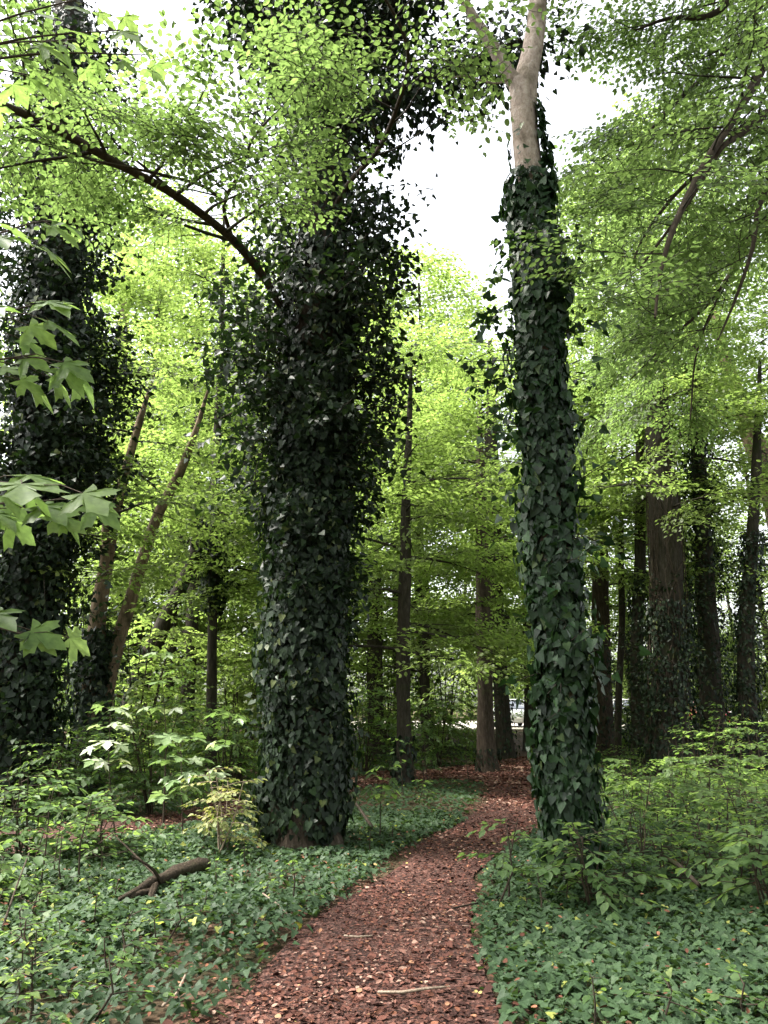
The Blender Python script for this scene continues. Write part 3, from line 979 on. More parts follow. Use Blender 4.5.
# ------------------------------------------------------------------ trees of the middle distance
def forest_tree(name, label, spec, Y, bark, crown=None, ivy=None, dY=0.0, group=None, extra=(), leaf='beech', sides=12, cat='tree', limbs=None, flare=.4, ltem='oval'):
    """crown: list of (z0, z1, n_limbs, reach, kind, per, az_mid, az_width); ivy: (count, z0, z1, thick, sprigs)."""
    P, R = trunk_pts(spec, Y, dY)
    R[-1] *= .35
    root = thing(name, label, cat, P[0], group)
    tb = Tubes()
    tb.add(P, R, sides, step=.25, rough=.07, flare=flare)
    for sp2, y2 in extra:
        q = np.array([at(a, b, y2) for a, b, c in sp2])
        tb.add(q, [c * .5 * pxsize(a, b, y2) for a, b, c in sp2], 10, step=.2, rough=.07)
    tb.build('trunk', M[bark], root, P[0])
    if crown or limbs:
        lb, lc = Tubes(), Leaves()
        for (z0, z1, nl, reach, kind, per, azm, azw) in crown or ():
            nl, z1 = int(nl * max(1, (P[-1, 2] - z0) / (z1 - z0))), max(z1, P[-1, 2] - .1)
            for k in range(nl):
                z = z0 + (z1 - z0) * (k + rng.random()) / nl
                o = np.argsort(P[:, 2])
                p = np.array((np.interp(z, P[o, 2], P[o, 0]), np.interp(z, P[o, 2], P[o, 1]), z))
                a = azm + rng.uniform(-azw, azw)
                ln = reach * rng.uniform(.6, 1.1) * (1 - .5 * ((z - z0) / (z1 - z0)) ** 2)
                el = rng.uniform(.0, .35)
                pts = [p]
                for j in range(5):
                    el -= rng.uniform(.02, .14)
                    a += rng.normal(0, .12)
                    pts.append(pts[-1] + ln / 5 * np.array((math.cos(a) * math.cos(el), math.sin(a) * math.cos(el), math.sin(el))))
                grow(pts, max(.018, .016 * ln), .006, int(4 + ln * 1.4), (.7, .35 * ln + .8), lb, lc, kind, per * .8, droop=-.05, start=.2, sides=5)
        for (lm, r0, ns, ln, kind, per) in limbs or ():
            grow([at(*q) for q in lm], r0, .008, ns, ln, lb, lc, kind, per, droop=-.05, start=.25)
        lc.build('crown', ltem, M[leaf], root, P[0], lb)
    if ivy:
        lv, tw = Leaves(), Tubes()
        cnt, z0, z1, thick, sprg, size = ivy
        ivy_coat(lv, P, R, cnt, z0, z1, thick, size, .5, rng.uniform(0, 9))
        if sprg:
            ivy_sprigs(lv, tw, P, R, sprg, z0 + .5, z1 + .5, .3, .9, 20, size)
        lv.build('ivy', 'diamond' if Y > 18 else 'ivytrunk', M['ivy'], root, P[0], tw)
    return root


ALL = (0, math.pi)
forest_tree('twin_stemmed_tree', 'leaning tree with two light brown stems parting above a dark ivy foot', [(86, 786, 30), (92, 700, 22), (98, 620, 17), (107, 560, 13), (116, 508, 12), (126, 470, 10), (140, 420, 7), (156, 370, 3)], 15,
            'barklit', [(4.0, 8.5, 14, 2.4, 'mid', .5, *ALL)], (2600, .1, 3.0, .16, 30, .11),
            extra=[([(100, 720, 17), (116, 650, 14), (138, 575, 12), (158, 515, 11), (180, 472, 10), (196, 430, 6), (208, 390, 2.5)], 15.1), ([(104, 575, 11), (107, 520, 9), (108, 498, 7)], 14.9)])
forest_tree('leaning_tree', 'dark trunk leaning right, low behind the pale-topped maple seedlings', [(122, 775, 22), (130, 710, 20), (146, 662, 18), (170, 610, 15), (200, 540, 11), (222, 440, 8)], 18.5, 'bark', [(3, 8, 9, 2.4, 'mid', .6, *ALL)], (900, .1, 3, .1, 0, .12))
forest_tree('slim_tree', 'thin straight tree with ivy tufts, standing just left of the massive ivy tree', [(212, 772, 12), (212, 650, 10), (214, 540, 9), (217, 440, 8), (222, 320, 6), (224, 200, 5)], 17.5, 'bark', [(4.0, 9.5, 14, 2.2, 'mid', .55, *ALL)], (700, 3.6, 5.4, .2, 16, .11))
forest_tree('slim_tree', 'short dark trunk half hidden in leaves between the leaning trunk and the thin ivy-tufted tree', [(186, 765, 15), (188, 690, 14), (192, 620, 12), (196, 500, 9), (198, 380, 6)], 21, 'bark', [(4.0, 11, 14, 2.8, 'mid', .6, *ALL)])
forest_tree('young_tree', 'young tree with many level dark branches, left of the path bend', [(404, 788, 19), (404, 740, 15), (403, 660, 14), (405, 580, 12), (406, 500, 9), (409, 430, 7), (412, 340, 4)], 17, 'bark',
            [(2.4, 8.2, 20, 2.5, 'mid', .42, *ALL)], (260, .1, 1.0, .08, 0, .1))
forest_tree('path_side_tree', 'brown ridged trunk with a splayed mossy foot at the path bend', [(488, 773, 22), (486, 740, 18), (485, 690, 16), (484, 630, 17), (482, 540, 12), (480, 450, 8), (478, 380, 4)], 20.5, 'barkred', [(3.2, 9, 16, 3.0, 'mid', .5, *ALL)], (200, .05, .6, .08, 0, .1), flare=.45)
forest_tree('path_side_tree', 'darker trunk standing right behind the brown ridged trunk at the bend', [(506, 758, 20), (503, 720, 16), (500, 670, 15), (496, 600, 14), (492, 480, 17), (490, 340, 12)], 24.5, 'bark', [(6, 13, 14, 3.4, 'mid', .5, *ALL)], (800, .1, 5, .12, 0, .13))
forest_tree('slim_tree', 'thin dark trunk between the path bend and the glossy ivy trunk', [(530, 752, 13), (530, 690, 12), (528, 620, 11), (526, 500, 9), (523, 380, 7)], 28, 'bark', [(6, 15, 14, 3.4, 'mid', .45, *ALL)])
forest_tree('slim_tree', 'dark trunk stump-like in the shade right of the massive ivy tree', [(376, 752, 17), (375, 690, 16), (375, 620, 15), (376, 500, 12), (378, 380, 9)], 27, 'bark', [(5, 15, 16, 3.6, 'mid', .5, *ALL)])
forest_tree('mossy_tree', 'greenish mossy trunk standing close right of the glossy ivy trunk', [(604, 748, 22), (602, 690, 19), (601, 640, 18), (600, 560, 16), (598, 440, 13), (596, 300, 9)], 26, 'barkred', [(4.5, 13, 18, 3.4, 'mid', .5, *ALL)], (700, .1, 4, .12, 12, .13))
forest_tree('slim_tree', 'thin bare dark stem between the mossy trunk and the stout viny trunk', [(616, 748, 8), (619, 690, 7), (622, 620, 6.5), (621, 540, 5), (622, 440, 4)], 24, 'bark', [(5, 10, 10, 2.4, 'mid', .5, *ALL)])
tL = forest_tree('viny_tree', 'stout trunk on the right laced with dead vine stems above an ivy foot', [(668, 738, 42), (669, 690, 36), (669, 620, 32), (665, 540, 29), (660, 460, 26), (655, 380, 23), (650, 260, 18), (648, 140, 8)], 20, 'bark',
                 [(6.5, 14.5, 26, 3.2, 'mid', .6, *ALL)], (4200, .1, 4.2, .18, 60, .12))
tw = Tubes()
PLt, RLt = trunk_pts([(668, 738, 42), (669, 690, 36), (669, 620, 32), (665, 540, 29), (660, 460, 26), (655, 380, 23)], 20)
for k in range(26):
    zz = np.linspace(rng.uniform(0, 3), rng.uniform(6, 9), 30)
    th_ = rng.uniform(2.6, 6.8) + np.cumsum(rng.normal(0, .16, 30))
    o_ = np.argsort(PLt[:, 2])
    rr = np.interp(zz, PLt[o_, 2], RLt[o_]) + rng.uniform(.01, .09)
    tw.add(np.stack([np.interp(zz, PLt[o_, 2], PLt[o_, 0]) + np.cos(th_) * rr, np.interp(zz, PLt[o_, 2], PLt[o_, 1]) + np.sin(th_) * rr, zz], -1), np.linspace(.02, .007, 30), 4)
tw.build('vine', M['barkred'], tL, PLt[0])
forest_tree('ivy_clad_tree', 'dark ivy trunk tight against the left of the stout viny trunk', [(639, 742, 18), (638, 690, 14), (637, 640, 13), (640, 560, 11), (640, 440, 9), (638, 320, 5)], 23, 'bark', [(6, 13, 14, 2.8, 'mid', .5, *ALL)], (1600, .1, 5.5, .14, 14, .12))
forest_tree('ivy_clad_tree', 'ivy-cloaked tree right of the viny trunk, green tufts up its whole height', [(714, 735, 28), (711, 690, 22), (707, 610, 19), (702, 520, 16), (697, 430, 13), (692, 340, 9), (688, 220, 6)], 22, 'bark', [(8, 15, 12, 2.6, 'mid', .5, *ALL)], (3600, .1, 11, .26, 130, .13))
forest_tree('ivy_clad_tree', 'narrow dark ivy trunk nearest the right edge, with low side branches', [(748, 742, 20), (747, 690, 17), (746, 630, 15), (751, 560, 13), (756, 470, 10), (760, 360, 8)], 20, 'bark', [(4, 12, 13, 2.8, 'mid', .45, *ALL)], (2400, .1, 6, .14, 40, .12))
forest_tree('leaning_tree', 'pale trunk leaning left high up at the right edge, sky behind it', [(812, 742, 30), (800, 640, 27), (784, 540, 24), (766, 475, 22), (748, 425, 19), (728, 370, 15), (706, 280, 10)], 25, 'barklit', [(11, 17, 12, 3.0, 'mid', .5, *ALL)], (700, .1, 5, .1, 0, .13))
forest_tree('pale_tree', 'sunlit pale trunk far off, seen in a gap right of the left ivy column', [(118, 760, 18), (119, 600, 16), (121, 450, 14), (122, 350, 12), (126, 280, 10), (130, 200, 7)], 33, 'barklit', [(9, 22, 18, 3.6, 'far', .45, *ALL)])

# leafy beeches further back: one prototype each, then copies of it and its parts
def beech(label, H, base, reach, nl, kind, seed, per=.42):
    global rng
    keep = rng
    rng = np.random.default_rng(seed)
    nl = int(nl * .66)
    root = thing('beech_tree', label, 'tree', (0, 0, 0), 'leafy beeches behind the clearing')
    tb = Tubes()
    k = np.linspace(0, 1, 7)
    P = np.stack([np.cumsum(rng.normal(0, .12, 7)), np.cumsum(rng.normal(0, .12, 7)), k * H - .15], -1)
    tb.add(P, .011 * H * (1 - .85 * k) + .02, 10, step=.4, rough=.07, flare=.5)
    tb.build('trunk', M['bark'], root)
    lb, lc = Tubes(), Leaves()
    for j in range(nl):
        f = (j + rng.random()) / nl
        z = base + (H - base - .3) * f
        p = np.array([np.interp(z, P[:, 2], P[:, c]) for c in range(3)])
        a = j * 2.4 + rng.normal(0, .3)
        ln = reach * (1 - .55 * f ** 1.6) * rng.uniform(.6, 1.1)
        el = rng.uniform(-.05, .3) + .3 * f
        pts = [p]
        for _ in range(5):
            el -= rng.uniform(.02, .12)
            a += rng.normal(0, .12)
            pts.append(pts[-1] + ln / 5 * np.array((math.cos(a) * math.cos(el), math.sin(a) * math.cos(el), math.sin(el))))
        grow(pts, max(.02, .014 * ln), .006, int(4 + ln * 1.3), (.8, .35 * ln + .9), lb, lc, kind, per, droop=-.04, start=.2, sides=5)
    lc.build('crown', 'oval', M['beech'], root, None, lb)
    rng = keep
    return root


def copy_thing(o, loc, rz, s, label):
    c = o.copy()
    C.objects.link(c)
    c.location = loc
    c.rotation_euler = (0, 0, rz)
    c.scale = (s, s, s)
    c['label'] = label
    for ch in list(o.children):
        d = ch.copy()
        C.objects.link(d)
        d.parent = c
    return c


protos = [beech('', 15, 2.2, 4.6, 46, 'mid', 31), beech('', 19, 3.0, 5.0, 46, 'far', 32, .5), beech('', 11, 1.2, 3.8, 40, 'mid', 33)]
spots = [
    (430, 27, 0, 1.0, 'bright layered beech filling the gap between the massive ivy tree and the glossy ivy trunk'),
    (430, 33, 1, 1.08, 'taller beech behind the bright layered one, its top thinning into the open sky'),
    (395, 36, 1, 1.2, 'beech showing just right of the massive ivy tree, above the young level-branched tree'),
    (160, 25, 0, 1.12, 'bright yellow-green beech behind the two-stemmed leaning tree'),
    (215, 31, 0, .95, 'beech glowing between the two-stemmed tree and the massive ivy tree'),
    (110, 34, 1, .9, 'beech behind the right flank of the left ivy column'),
    (250, 40, 1, 1.0, 'distant beech showing through the left fringe of the massive ivy tree'),
    (30, 28, 0, 1.0, 'beech behind the left ivy column, mostly hidden by it'),
    (578, 32, 0, .95, 'beech behind the mossy trunk, close right of the glossy ivy trunk'),
    (640, 38, 1, .95, 'distant beech above the stout viny trunk, seen through drooping leaves'),
    (700, 33, 2, 1.0, 'low beech filling in below the sky gap at the right'),
    (770, 30, 2, 1.1, 'bushy beech cut by the right edge behind the narrow ivy trunk'),
    (128, 29, 1, 1.05, 'tall beech standing beyond the gap right of the left ivy column'),
    (545, 42, 1, .75, 'beech at the end of the path in front of the parked cars'),
]
first = set()
for px, Y, k, s, lab in spots:
    p = at(px, 740, Y)
    loc = (p[0], Y, float(gh(p[0], Y)))
    if k not in first:
        first.add(k)
        o = protos[k]
        o.location = loc
        o.scale = (s, s, s)
        o.rotation_euler = (0, 0, rng.uniform(0, 6.28))
        o['label'] = lab
    else:
        copy_thing(protos[k], loc, rng.uniform(0, 6.28), s, lab)

# one mass: the wood beyond, with unseen trees added behind the camera against skylight
lv, tw = Leaves(), Tubes()
for k in range(150):
    if k < 64:
        Y = rng.uniform(66, 100)
        x = rng.uniform(-.75, .75) * Y
    elif k < 110:
        Y = rng.uniform(-45, -9)
        x = rng.uniform(-40, 40)
    else:
        Y = rng.uniform(-5, 60)
        x = rng.choice((-1, 1)) * (10 + .62 * max(Y, 0) + rng.uniform(0, 22))
    H = rng.uniform(13, 22)
    tw.add([(x, Y, 0), (x + rng.normal(0, .4), Y, H * .5), (x + rng.normal(0, .6), Y, H)], [.25, .18, .05], 6)
    n = 30
    zz = H * (.02 + .96 * rng.random(n))
    rr = 4.6 * np.sqrt(np.clip(1 - (zz / H - .45) ** 2 * 2.4, .1, 1)) * rng.random(n) ** .5
    aa = rng.uniform(0, 6.28, n)
    pos = np.stack([x + rr * np.cos(aa), Y + rr * np.sin(aa), zz], -1)
    for q in range(3):
        place_sprays(lv, 'far', pos + rng.normal(0, .5, pos.shape), rng.uniform(0, 6.28, n), rng.normal(0, .2, n), rng.normal(0, .3, n), rng.uniform(1.8, 2.6, n))
for (ya, yb, zh, q, gap) in ((33, 41, 1.1, 240, True), (63.5, 72, 9, 3000, False), (26, 40, 2.6, 200, True)):
    y = rng.uniform(ya, yb, q)
    x = rng.uniform(-.62, .62, q) * (y + 4)
    if gap:
        px = 384 + FPX * x / (y * cp)
        kp = ~(((px > 500) & (px < 560)) | ((px > 580) & (px < 655)) | ((px > 690) & (px < 725)))
        x, y, q = x[kp], y[kp], int(kp.sum())
    z = .3 + zh * rng.random(q) * (.6 + .4 * field(x, y, .5, 40))
    place_sprays(lv, 'far', np.stack([x, y, gh(x, y) + z], -1), rng.uniform(0, 6.28, q), rng.normal(.2, .3, q), rng.normal(0, .4, q), rng.uniform(.9, 1.4, q) * (1 if gap else 1.7))
o = lv.build('distant_and_screening_woods', 'diamond', M['woods'], wood=tw)
o['kind'] = 'stuff'

# ------------------------------------------------------------------ ground ivy and low undergrowth
def ivy_ground(n, x0, x1, y0, y1, size, tmpl_pow=1.5, low=1.0):
    y = y0 + (y1 - y0) * rng.random(n) ** tmpl_pow
    x = x0 + (x1 - x0) * rng.random(n)
    P = np.stack([x, y], -1)
    sh = -.02 + .10 * (1 + field(x, y, 5.0, 15)) + .04 * np.clip((y - 6) / 6, 0, 1)
    keep = ~(onpath(np.column_stack([x + sh, y]), nz=.07) | onpath(np.column_stack([x - sh, y]), nz=.07) | onpath(np.column_stack([x, y + .22]), nz=.05)) & (np.abs(x) < y * .62 + 1.8)
    patch = field(x, y, 1.1, 9) + .5 * field(x, y, 3.2, 10)
    dist = np.clip((y - 4) / 5, 0, 1)
    keep &= rng.random(n) < np.clip(.8 + .8 * patch + .25 * dist, .3, 1)
    P = P[keep]
    x, y = P[:, 0], P[:, 1]
    n = len(P)
    hump = low * np.clip(.10 + .09 * field(x, y, 2.4, 12) + .05 * field(x, y, 6, 13), .03, .3)
    z = gh(x, y) + .03 + hump * rng.random(n) ** .7
    a = rng.uniform(0, 6.28, n)
    D = np.stack([np.cos(a), np.sin(a) - .25, rng.normal(-.22, .2, n)], -1)
    N = norm(np.stack([rng.normal(0, .3, n), rng.normal(-.12, .3, n), np.ones(n)], -1))
    tone = np.clip(.42 + .25 * patch[keep] + rng.normal(0, .17, n), 0, .96)
    tone[rng.random(n) < .012] = 1
    return np.column_stack([P, z]), D, N, size * rng.uniform(.55, 1.2, n), tone


lv = Leaves()
lv.add(*ivy_ground(150000, -6.5, 7.5, 3.0, 12.5, .064, 1.3))
o = lv.build('ground_ivy', 'ivy', M['groundivy'])
o['kind'] = 'stuff'
lv = Leaves()
lv.add(*ivy_ground(90000, -17, 17, 11, 32, .10, 1.3, .4))
o = lv.build('ground_cover', 'oval', M['groundivy'])
o['kind'] = 'stuff'


def seedling(lv, tb, base, h, lean, tiers, per, lsize, pet=.7, r=None):
    """An upright shoot with tiers of leaves held out on stalks."""
    a = rng.uniform(0, 6.28)
    top = base + np.array((math.cos(a) * lean, math.sin(a) * lean, h))
    midp = (base + top) / 2 + rng.normal(0, .05 * h, 3)
    pts = np.array([base, midp, top])
    tb.add(pts, [.006 + .004 * h, .005, .003], 4)
    for k in range(tiers):
        f = .35 + .65 * (k + 1) / tiers
        p = base * (1 - f) ** 2 + 2 * midp * f * (1 - f) + top * f * f
        p = pts[0] + (pts[1] - pts[0]) * min(1, 2 * f) if f < .5 else pts[1] + (pts[2] - pts[1]) * (2 * f - 1)
        n = per
        th = rng.uniform(0, 6.28) + np.arange(n) * 6.283 / n + rng.normal(0, .3, n)
        el = rng.uniform(-.1, .5, n)
        d = np.stack([np.cos(th) * np.cos(el), np.sin(th) * np.cos(el), np.sin(el)], -1)
        ln = lsize * pet * rng.uniform(.6, 1.5, n)
        q = p + d * ln[:, None]
        D = norm(d * np.array((1, 1, 0)) + np.array((0, 0, -.25)) + rng.normal(0, .12, (n, 3)))
        N = norm(np.array((0, 0, 1.0)) + rng.normal(0, .28, (n, 3)) + d * .15)
        lv.add(q, D, N, lsize * rng.uniform(.65, 1.15, n) * (1 - .15 * k / tiers), None if r is None else np.clip(rng.normal(r, .15, n), 0, 1))
        for j in range(n):
            tb.add(np.array([p, q[j]]), [.0022, .0016], 3)


def layered(lv, tb, base, h, reach, nb, lsize, space=.11, stems=1, r=None, droop=-.06, spread=1.0, zlow=.35):
    """A sapling with level branches, leaves in pairs along them."""
    for s_ in range(stems):
        a = rng.uniform(0, 6.28)
        ln0 = rng.uniform(.05, .25) * h * (spread if stems > 1 else .5)
        hh = h * rng.uniform(.75, 1.0)
        top = base + np.array((math.cos(a) * ln0, math.sin(a) * ln0, hh))
        tb.add(np.array([base + rng.normal(0, .05, 3) * np.array((1, 1, 0)), (base + top) / 2 + rng.normal(0, .04, 3), top]), [.006 + .006 * h, .005 + .003 * h, .004], 5)
        for k in range(nb):
            f = zlow + (1 - zlow) * (k + rng.random()) / nb
            p = base + (top - base) * f
            az = k * 2.4 + rng.normal(0, .5)
            el = rng.uniform(-.05, .45)
            ln = reach * (1.15 - .6 * f) * rng.uniform(.6, 1.15)
            m = max(3, int(ln / space))
            pts = [p]
            for j in range(m):
                el += droop + rng.normal(0, .05)
                az += rng.normal(0, .1)
                pts.append(pts[-1] + ln / m * np.array((math.cos(az) * math.cos(el), math.sin(az) * math.cos(el), math.sin(el))))
            pts = np.array(pts)
            tb.add(pts, np.linspace(.005, .002, len(pts)), 3)
            rr = None if r is None else np.clip(rng.normal(r, .1), 0, 1)
            for side in (-1, 1):
                q = pts[1:] + rng.normal(0, .01, (m, 3))
                t = np.gradient(pts, axis=0)[1:]
                d = rotz(norm(t), side * rng.uniform(.6, 1.1, m))
                d[:, 2] -= rng.uniform(.05, .35, m)
                N = norm(np.array((0, 0, 1.0)) + rng.normal(0, .25, (m, 3)))
                lv.add(q, d, N, lsize * rng.uniform(.6, 1.15, m), None if rr is None else np.clip(rng.normal(rr, .12, m), 0, 1))
            lv.add(pts[-1:], pts[-1:] - pts[-2:-1], np.array(((0, 0, 1.0),)), lsize, rr)


def place_ok(x, y):
    return not onpath(np.array(((x, y),)))[0]


def plant(name, label, cat, px, py, fn, tmpl, mat, Y=None, stem='twig', group=None):
    """px, py: where its foot meets the ground in the photograph (or Y, its distance)."""
    if Y is None:
        g2 = gnd(px, py)
    else:
        p = at(px, 800, Y)
        g2 = np.array((p[0], Y))
    base = np.array((g2[0], g2[1], float(gh(*g2)) - .02))
    root = thing(name, label, cat, base, group)
    lv, tb = Leaves(), Tubes()
    fn(lv, tb, base)
    tb.build('stem', M[stem], root, base)
    lv.build('foliage', tmpl, M[mat], root, base)
    return root


# general seedling mass, right and left of the clearing and round its back
lv, tb = Leaves(), Tubes()
cnt = 0
while cnt < 900:
    y = 7.2 + 26 * rng.random() ** 1.3
    x = rng.uniform(-.62, .62) * (y + 2)
    g_ = field(x, y, .6, 21)
    right = x > (.5 + .06 * y)
    if not place_ok(x, y) or not place_ok(x + .35, y) or not place_ok(x - .35, y):
        continue
    if -2.6 < x < 1.9 and y < 13.5:
        continue
    if -1.6 < x < 1.6 and y < 17 and rng.random() < .8:
        continue
    if rng.random() > .55 + .6 * g_ + (.3 if right else 0):
        continue
    cnt += 1
    b = np.array((x, y, float(gh(x, y))))
    h = rng.uniform(.3, .85) if y < 11 else rng.uniform(.4, 1.3) * (1.0 if y < 15 else 1.35 if y < 21 else .7)
    sz = .075 if y < 12 else .095
    pxx = 384 + FPX * x / (y * cp)
    if y > 11 and (500 < pxx < 560 or 585 < pxx < 665):
        h = min(h, .5)
    if rng.random() < .55:
        layered(lv, tb, b, h, .55, 5, sz, .12, 1, rng.normal(.5, .15))
    else:
        seedling(lv, tb, b, h, .15, 3, 5, sz * 1.15)
k = 0
while k < 150:
    y = 4.2 + 6.5 * rng.random()
    x = rng.uniform(-.6, .6) * (y + 1.5)
    if onpath(np.array(((x, y), (x + .35, y), (x - .35, y)))).any() or field(x, y, 1.4, 50) < -.1:
        continue
    k += 1
    b = np.array((x, y, float(gh(x, y)) + .05))
    if k % 3:
        seedling(lv, tb, b, rng.uniform(.10, .26), .05, 2, 4, .055, r=rng.uniform(.3, .98))
    else:
        layered(lv, tb, b, rng.uniform(.18, .38), .28, 4, .06, .07, 1, rng.uniform(.3, .9))
o = lv.build('undergrowth', 'oval', M['under'], wood=tb, wmat=M['twig'])
o['kind'] = 'stuff'

SAP = 'young maples on the right of the clearing'
R_ = [
    ('tall young maple with bright broad leaves in front of the ivy-cloaked tree at right', 708, None, 13.5, 1.75, 1.1, 11),
    ('young maple spreading flat bright leaf layers before the stout viny trunk', 668, None, 12.6, 1.1, 1.1, 11),
    ('young maple with greyish-green leaves just right of the glossy ivy trunk', 628, None, 11.5, .9, 1.0, 10),
    ('sunlit young maple reaching in from the right edge above the ivy bed', 762, None, 8.2, 1.0, 1.0, 9),
    ('low young maple in the middle of the seedlings, right of the glossy ivy trunk', 690, None, 10.2, .9, .9, 9),
    ('young maple at the right edge below the narrow ivy trunk', 757, None, 11.2, 1.1, 1.0, 10),
    ('low broad maple shoot with one large pale leaf spray, touching the glossy ivy trunk', 632, None, 8.8, .95, .8, 7),
]
for lab, px, py, Y, h, reach, nb in R_:
    plant('young_maple', lab, 'sapling', px, py, lambda lv, tb, b: layered(lv, tb, b, h, reach, nb - 2, .12, .14, 2, .75, -.05, 1.6, .25), 'maplelow', 'maple', Y, group=SAP)

# compound-leaved bush at the foot of the right ivy tree
plant('elder_bush', 'elder bush with paired oval leaves round the foot of the glossy ivy trunk', 'bush', 585, None,
      lambda lv, tb, b: layered(lv, tb, b, .72, .7, 7, .10, .09, 5, .55, -.08, 1.5, .25), 'oval', 'elder', 6.95)
plant('elder_bush', 'small thin-stemmed elder shoot with pale leaves at the right edge of the path', 'bush', 500, None,
      lambda lv, tb, b: layered(lv, tb, b, .85, .5, 5, .10, .09, 2, .6, -.08, 1.0, .45), 'oval', 'elder', 7.0)
plant('elder_bush', 'elder bush with paired leaves in the ivy bed, right of the glossy trunk', 'bush', 668, None,
      lambda lv, tb, b: layered(lv, tb, b, .55, .7, 6, .10, .095, 3, .5, -.07, 1.6, .2), 'oval', 'elder', 7.5)
plant('elder_bush', 'elder bush at the lower right edge with long level leaf sprays', 'bush', 752, None,
      lambda lv, tb, b: layered(lv, tb, b, .72, .8, 8, .115, .095, 4, .6, -.07, 1.6, .25), 'oval', 'elder', 6.7)
# left side
plant('elder_bush', 'bushy elder with pale leaf sprays at the left edge behind the ivy bed', 'bush', 30, None,
      lambda lv, tb, b: layered(lv, tb, b, 1.0, .9, 9, .115, .095, 5, .5, -.07, 1.6, .2), 'oval', 'elder', 8.6)
plant('elder_bush', 'low elder bush left of the mossy log', 'bush', 105, None,
      lambda lv, tb, b: layered(lv, tb, b, .7, .8, 8, .105, .09, 4, .45, -.07, 1.6, .2), 'oval', 'elder', 8.8)
plant('elder_bush', 'yellow-green elder shoots low at the left edge in the ivy bed', 'bush', -5, None,
      lambda lv, tb, b: layered(lv, tb, b, .55, .7, 8, .105, .09, 4, .8, -.07, 1.6, .2), 'oval', 'elder', 7.0)
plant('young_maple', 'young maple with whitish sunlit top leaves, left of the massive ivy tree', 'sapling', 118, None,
      lambda lv, tb, b: seedling(lv, tb, b, 1.5, .25, 4, 6, .19, .9, .72), 'maple', 'palesunmaple', 10.2)
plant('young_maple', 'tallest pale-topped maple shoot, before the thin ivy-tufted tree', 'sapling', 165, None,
      lambda lv, tb, b: seedling(lv, tb, b, 2.25, .2, 4, 5, .18, .9, .62), 'maple', 'palesunmaple', 11.0)
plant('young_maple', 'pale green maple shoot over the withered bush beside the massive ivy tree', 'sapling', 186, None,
      lambda lv, tb, b: (seedling(lv, tb, b, 1.15, .35, 4, 6, .20, .9, .5), seedling(lv, tb, b + np.array((.25, .1, 0)), 1.45, .2, 3, 5, .18, .9, .6)), 'maple', 'palesunmaple', 9.6)
plant('young_maple', 'little maple shoot right of the foot of the massive ivy tree', 'sapling', 380, None,
      lambda lv, tb, b: seedling(lv, tb, b, .85, .15, 4, 5, .15, .9, None), 'maplelow', 'maple', 10.4)
plant('withered_bush', 'withered bush with yellowing leaves on pale bare stems beside the massive ivy tree', 'bush', 222, None,
      lambda lv, tb, b: layered(lv, tb, b, .95, .5, 9, .075, .06, 5, .5, -.08, 1.6, .25), 'oval', 'withered', 9.0, 'dry')
plant('thicket_bush', 'dark round bush between the two-stemmed tree and the massive ivy tree', 'bush', 150, None,
      lambda lv, tb, b: layered(lv, tb, b, 1.7, 1.2, 13, .10, .08, 6, .25, -.05, 1.5, .1), 'oval', 'under', 12.4)
plant('thicket_bush', 'dark bush filling the shade under the thin ivy-tufted tree', 'bush', 225, None,
      lambda lv, tb, b: layered(lv, tb, b, 1.8, 1.2, 13, .10, .08, 6, .3, -.05, 1.5, .1), 'oval', 'under', 14.5)
plant('thicket_bush', 'bush at the foot of the left ivy column', 'bush', 55, None,
      lambda lv, tb, b: layered(lv, tb, b, 1.3, 1.1, 12, .10, .08, 6, .3, -.05, 1.5, .1), 'oval', 'under', 12.0)
plant('thicket_bush', 'shaded bush beyond the side path, between the massive ivy tree and the young tree', 'bush', 366, None,
      lambda lv, tb, b: layered(lv, tb, b, 2.4, 1.5, 15, .115, .1, 6, .4, -.05, 1.5, .1), 'oval', 'under', 20.5)
plant('thicket_bush', 'bush behind the young tree with level branches, left of the path bend', 'bush', 440, None,
      lambda lv, tb, b: layered(lv, tb, b, 2.2, 1.5, 15, .115, .1, 6, .45, -.05, 1.5, .1), 'oval', 'under', 22.5)
plant('thicket_bush', 'tall bush far back between the leaning dark trunk and the short dark trunk', 'bush', 165, None,
      lambda lv, tb, b: layered(lv, tb, b, 3.0, 1.8, 18, .12, .1, 6, .5, -.05, 1.5, .1), 'oval', 'under', 19.5)
plant('thicket_bush', 'tall bush far back at the left of the two-stemmed tree', 'bush', 60, None,
      lambda lv, tb, b: layered(lv, tb, b, 3.2, 1.8, 18, .12, .1, 6, .45, -.05, 1.5, .1), 'oval', 'under', 19.0)
plant('thicket_bush', 'hedge-like bush in front of the parked cars right of the thin stem', 'bush', 640, None,
      lambda lv, tb, b: layered(lv, tb, b, .6, 1.6, 13, .12, .1, 6, .6, -.05, 1.8, .1), 'oval', 'under', 31)

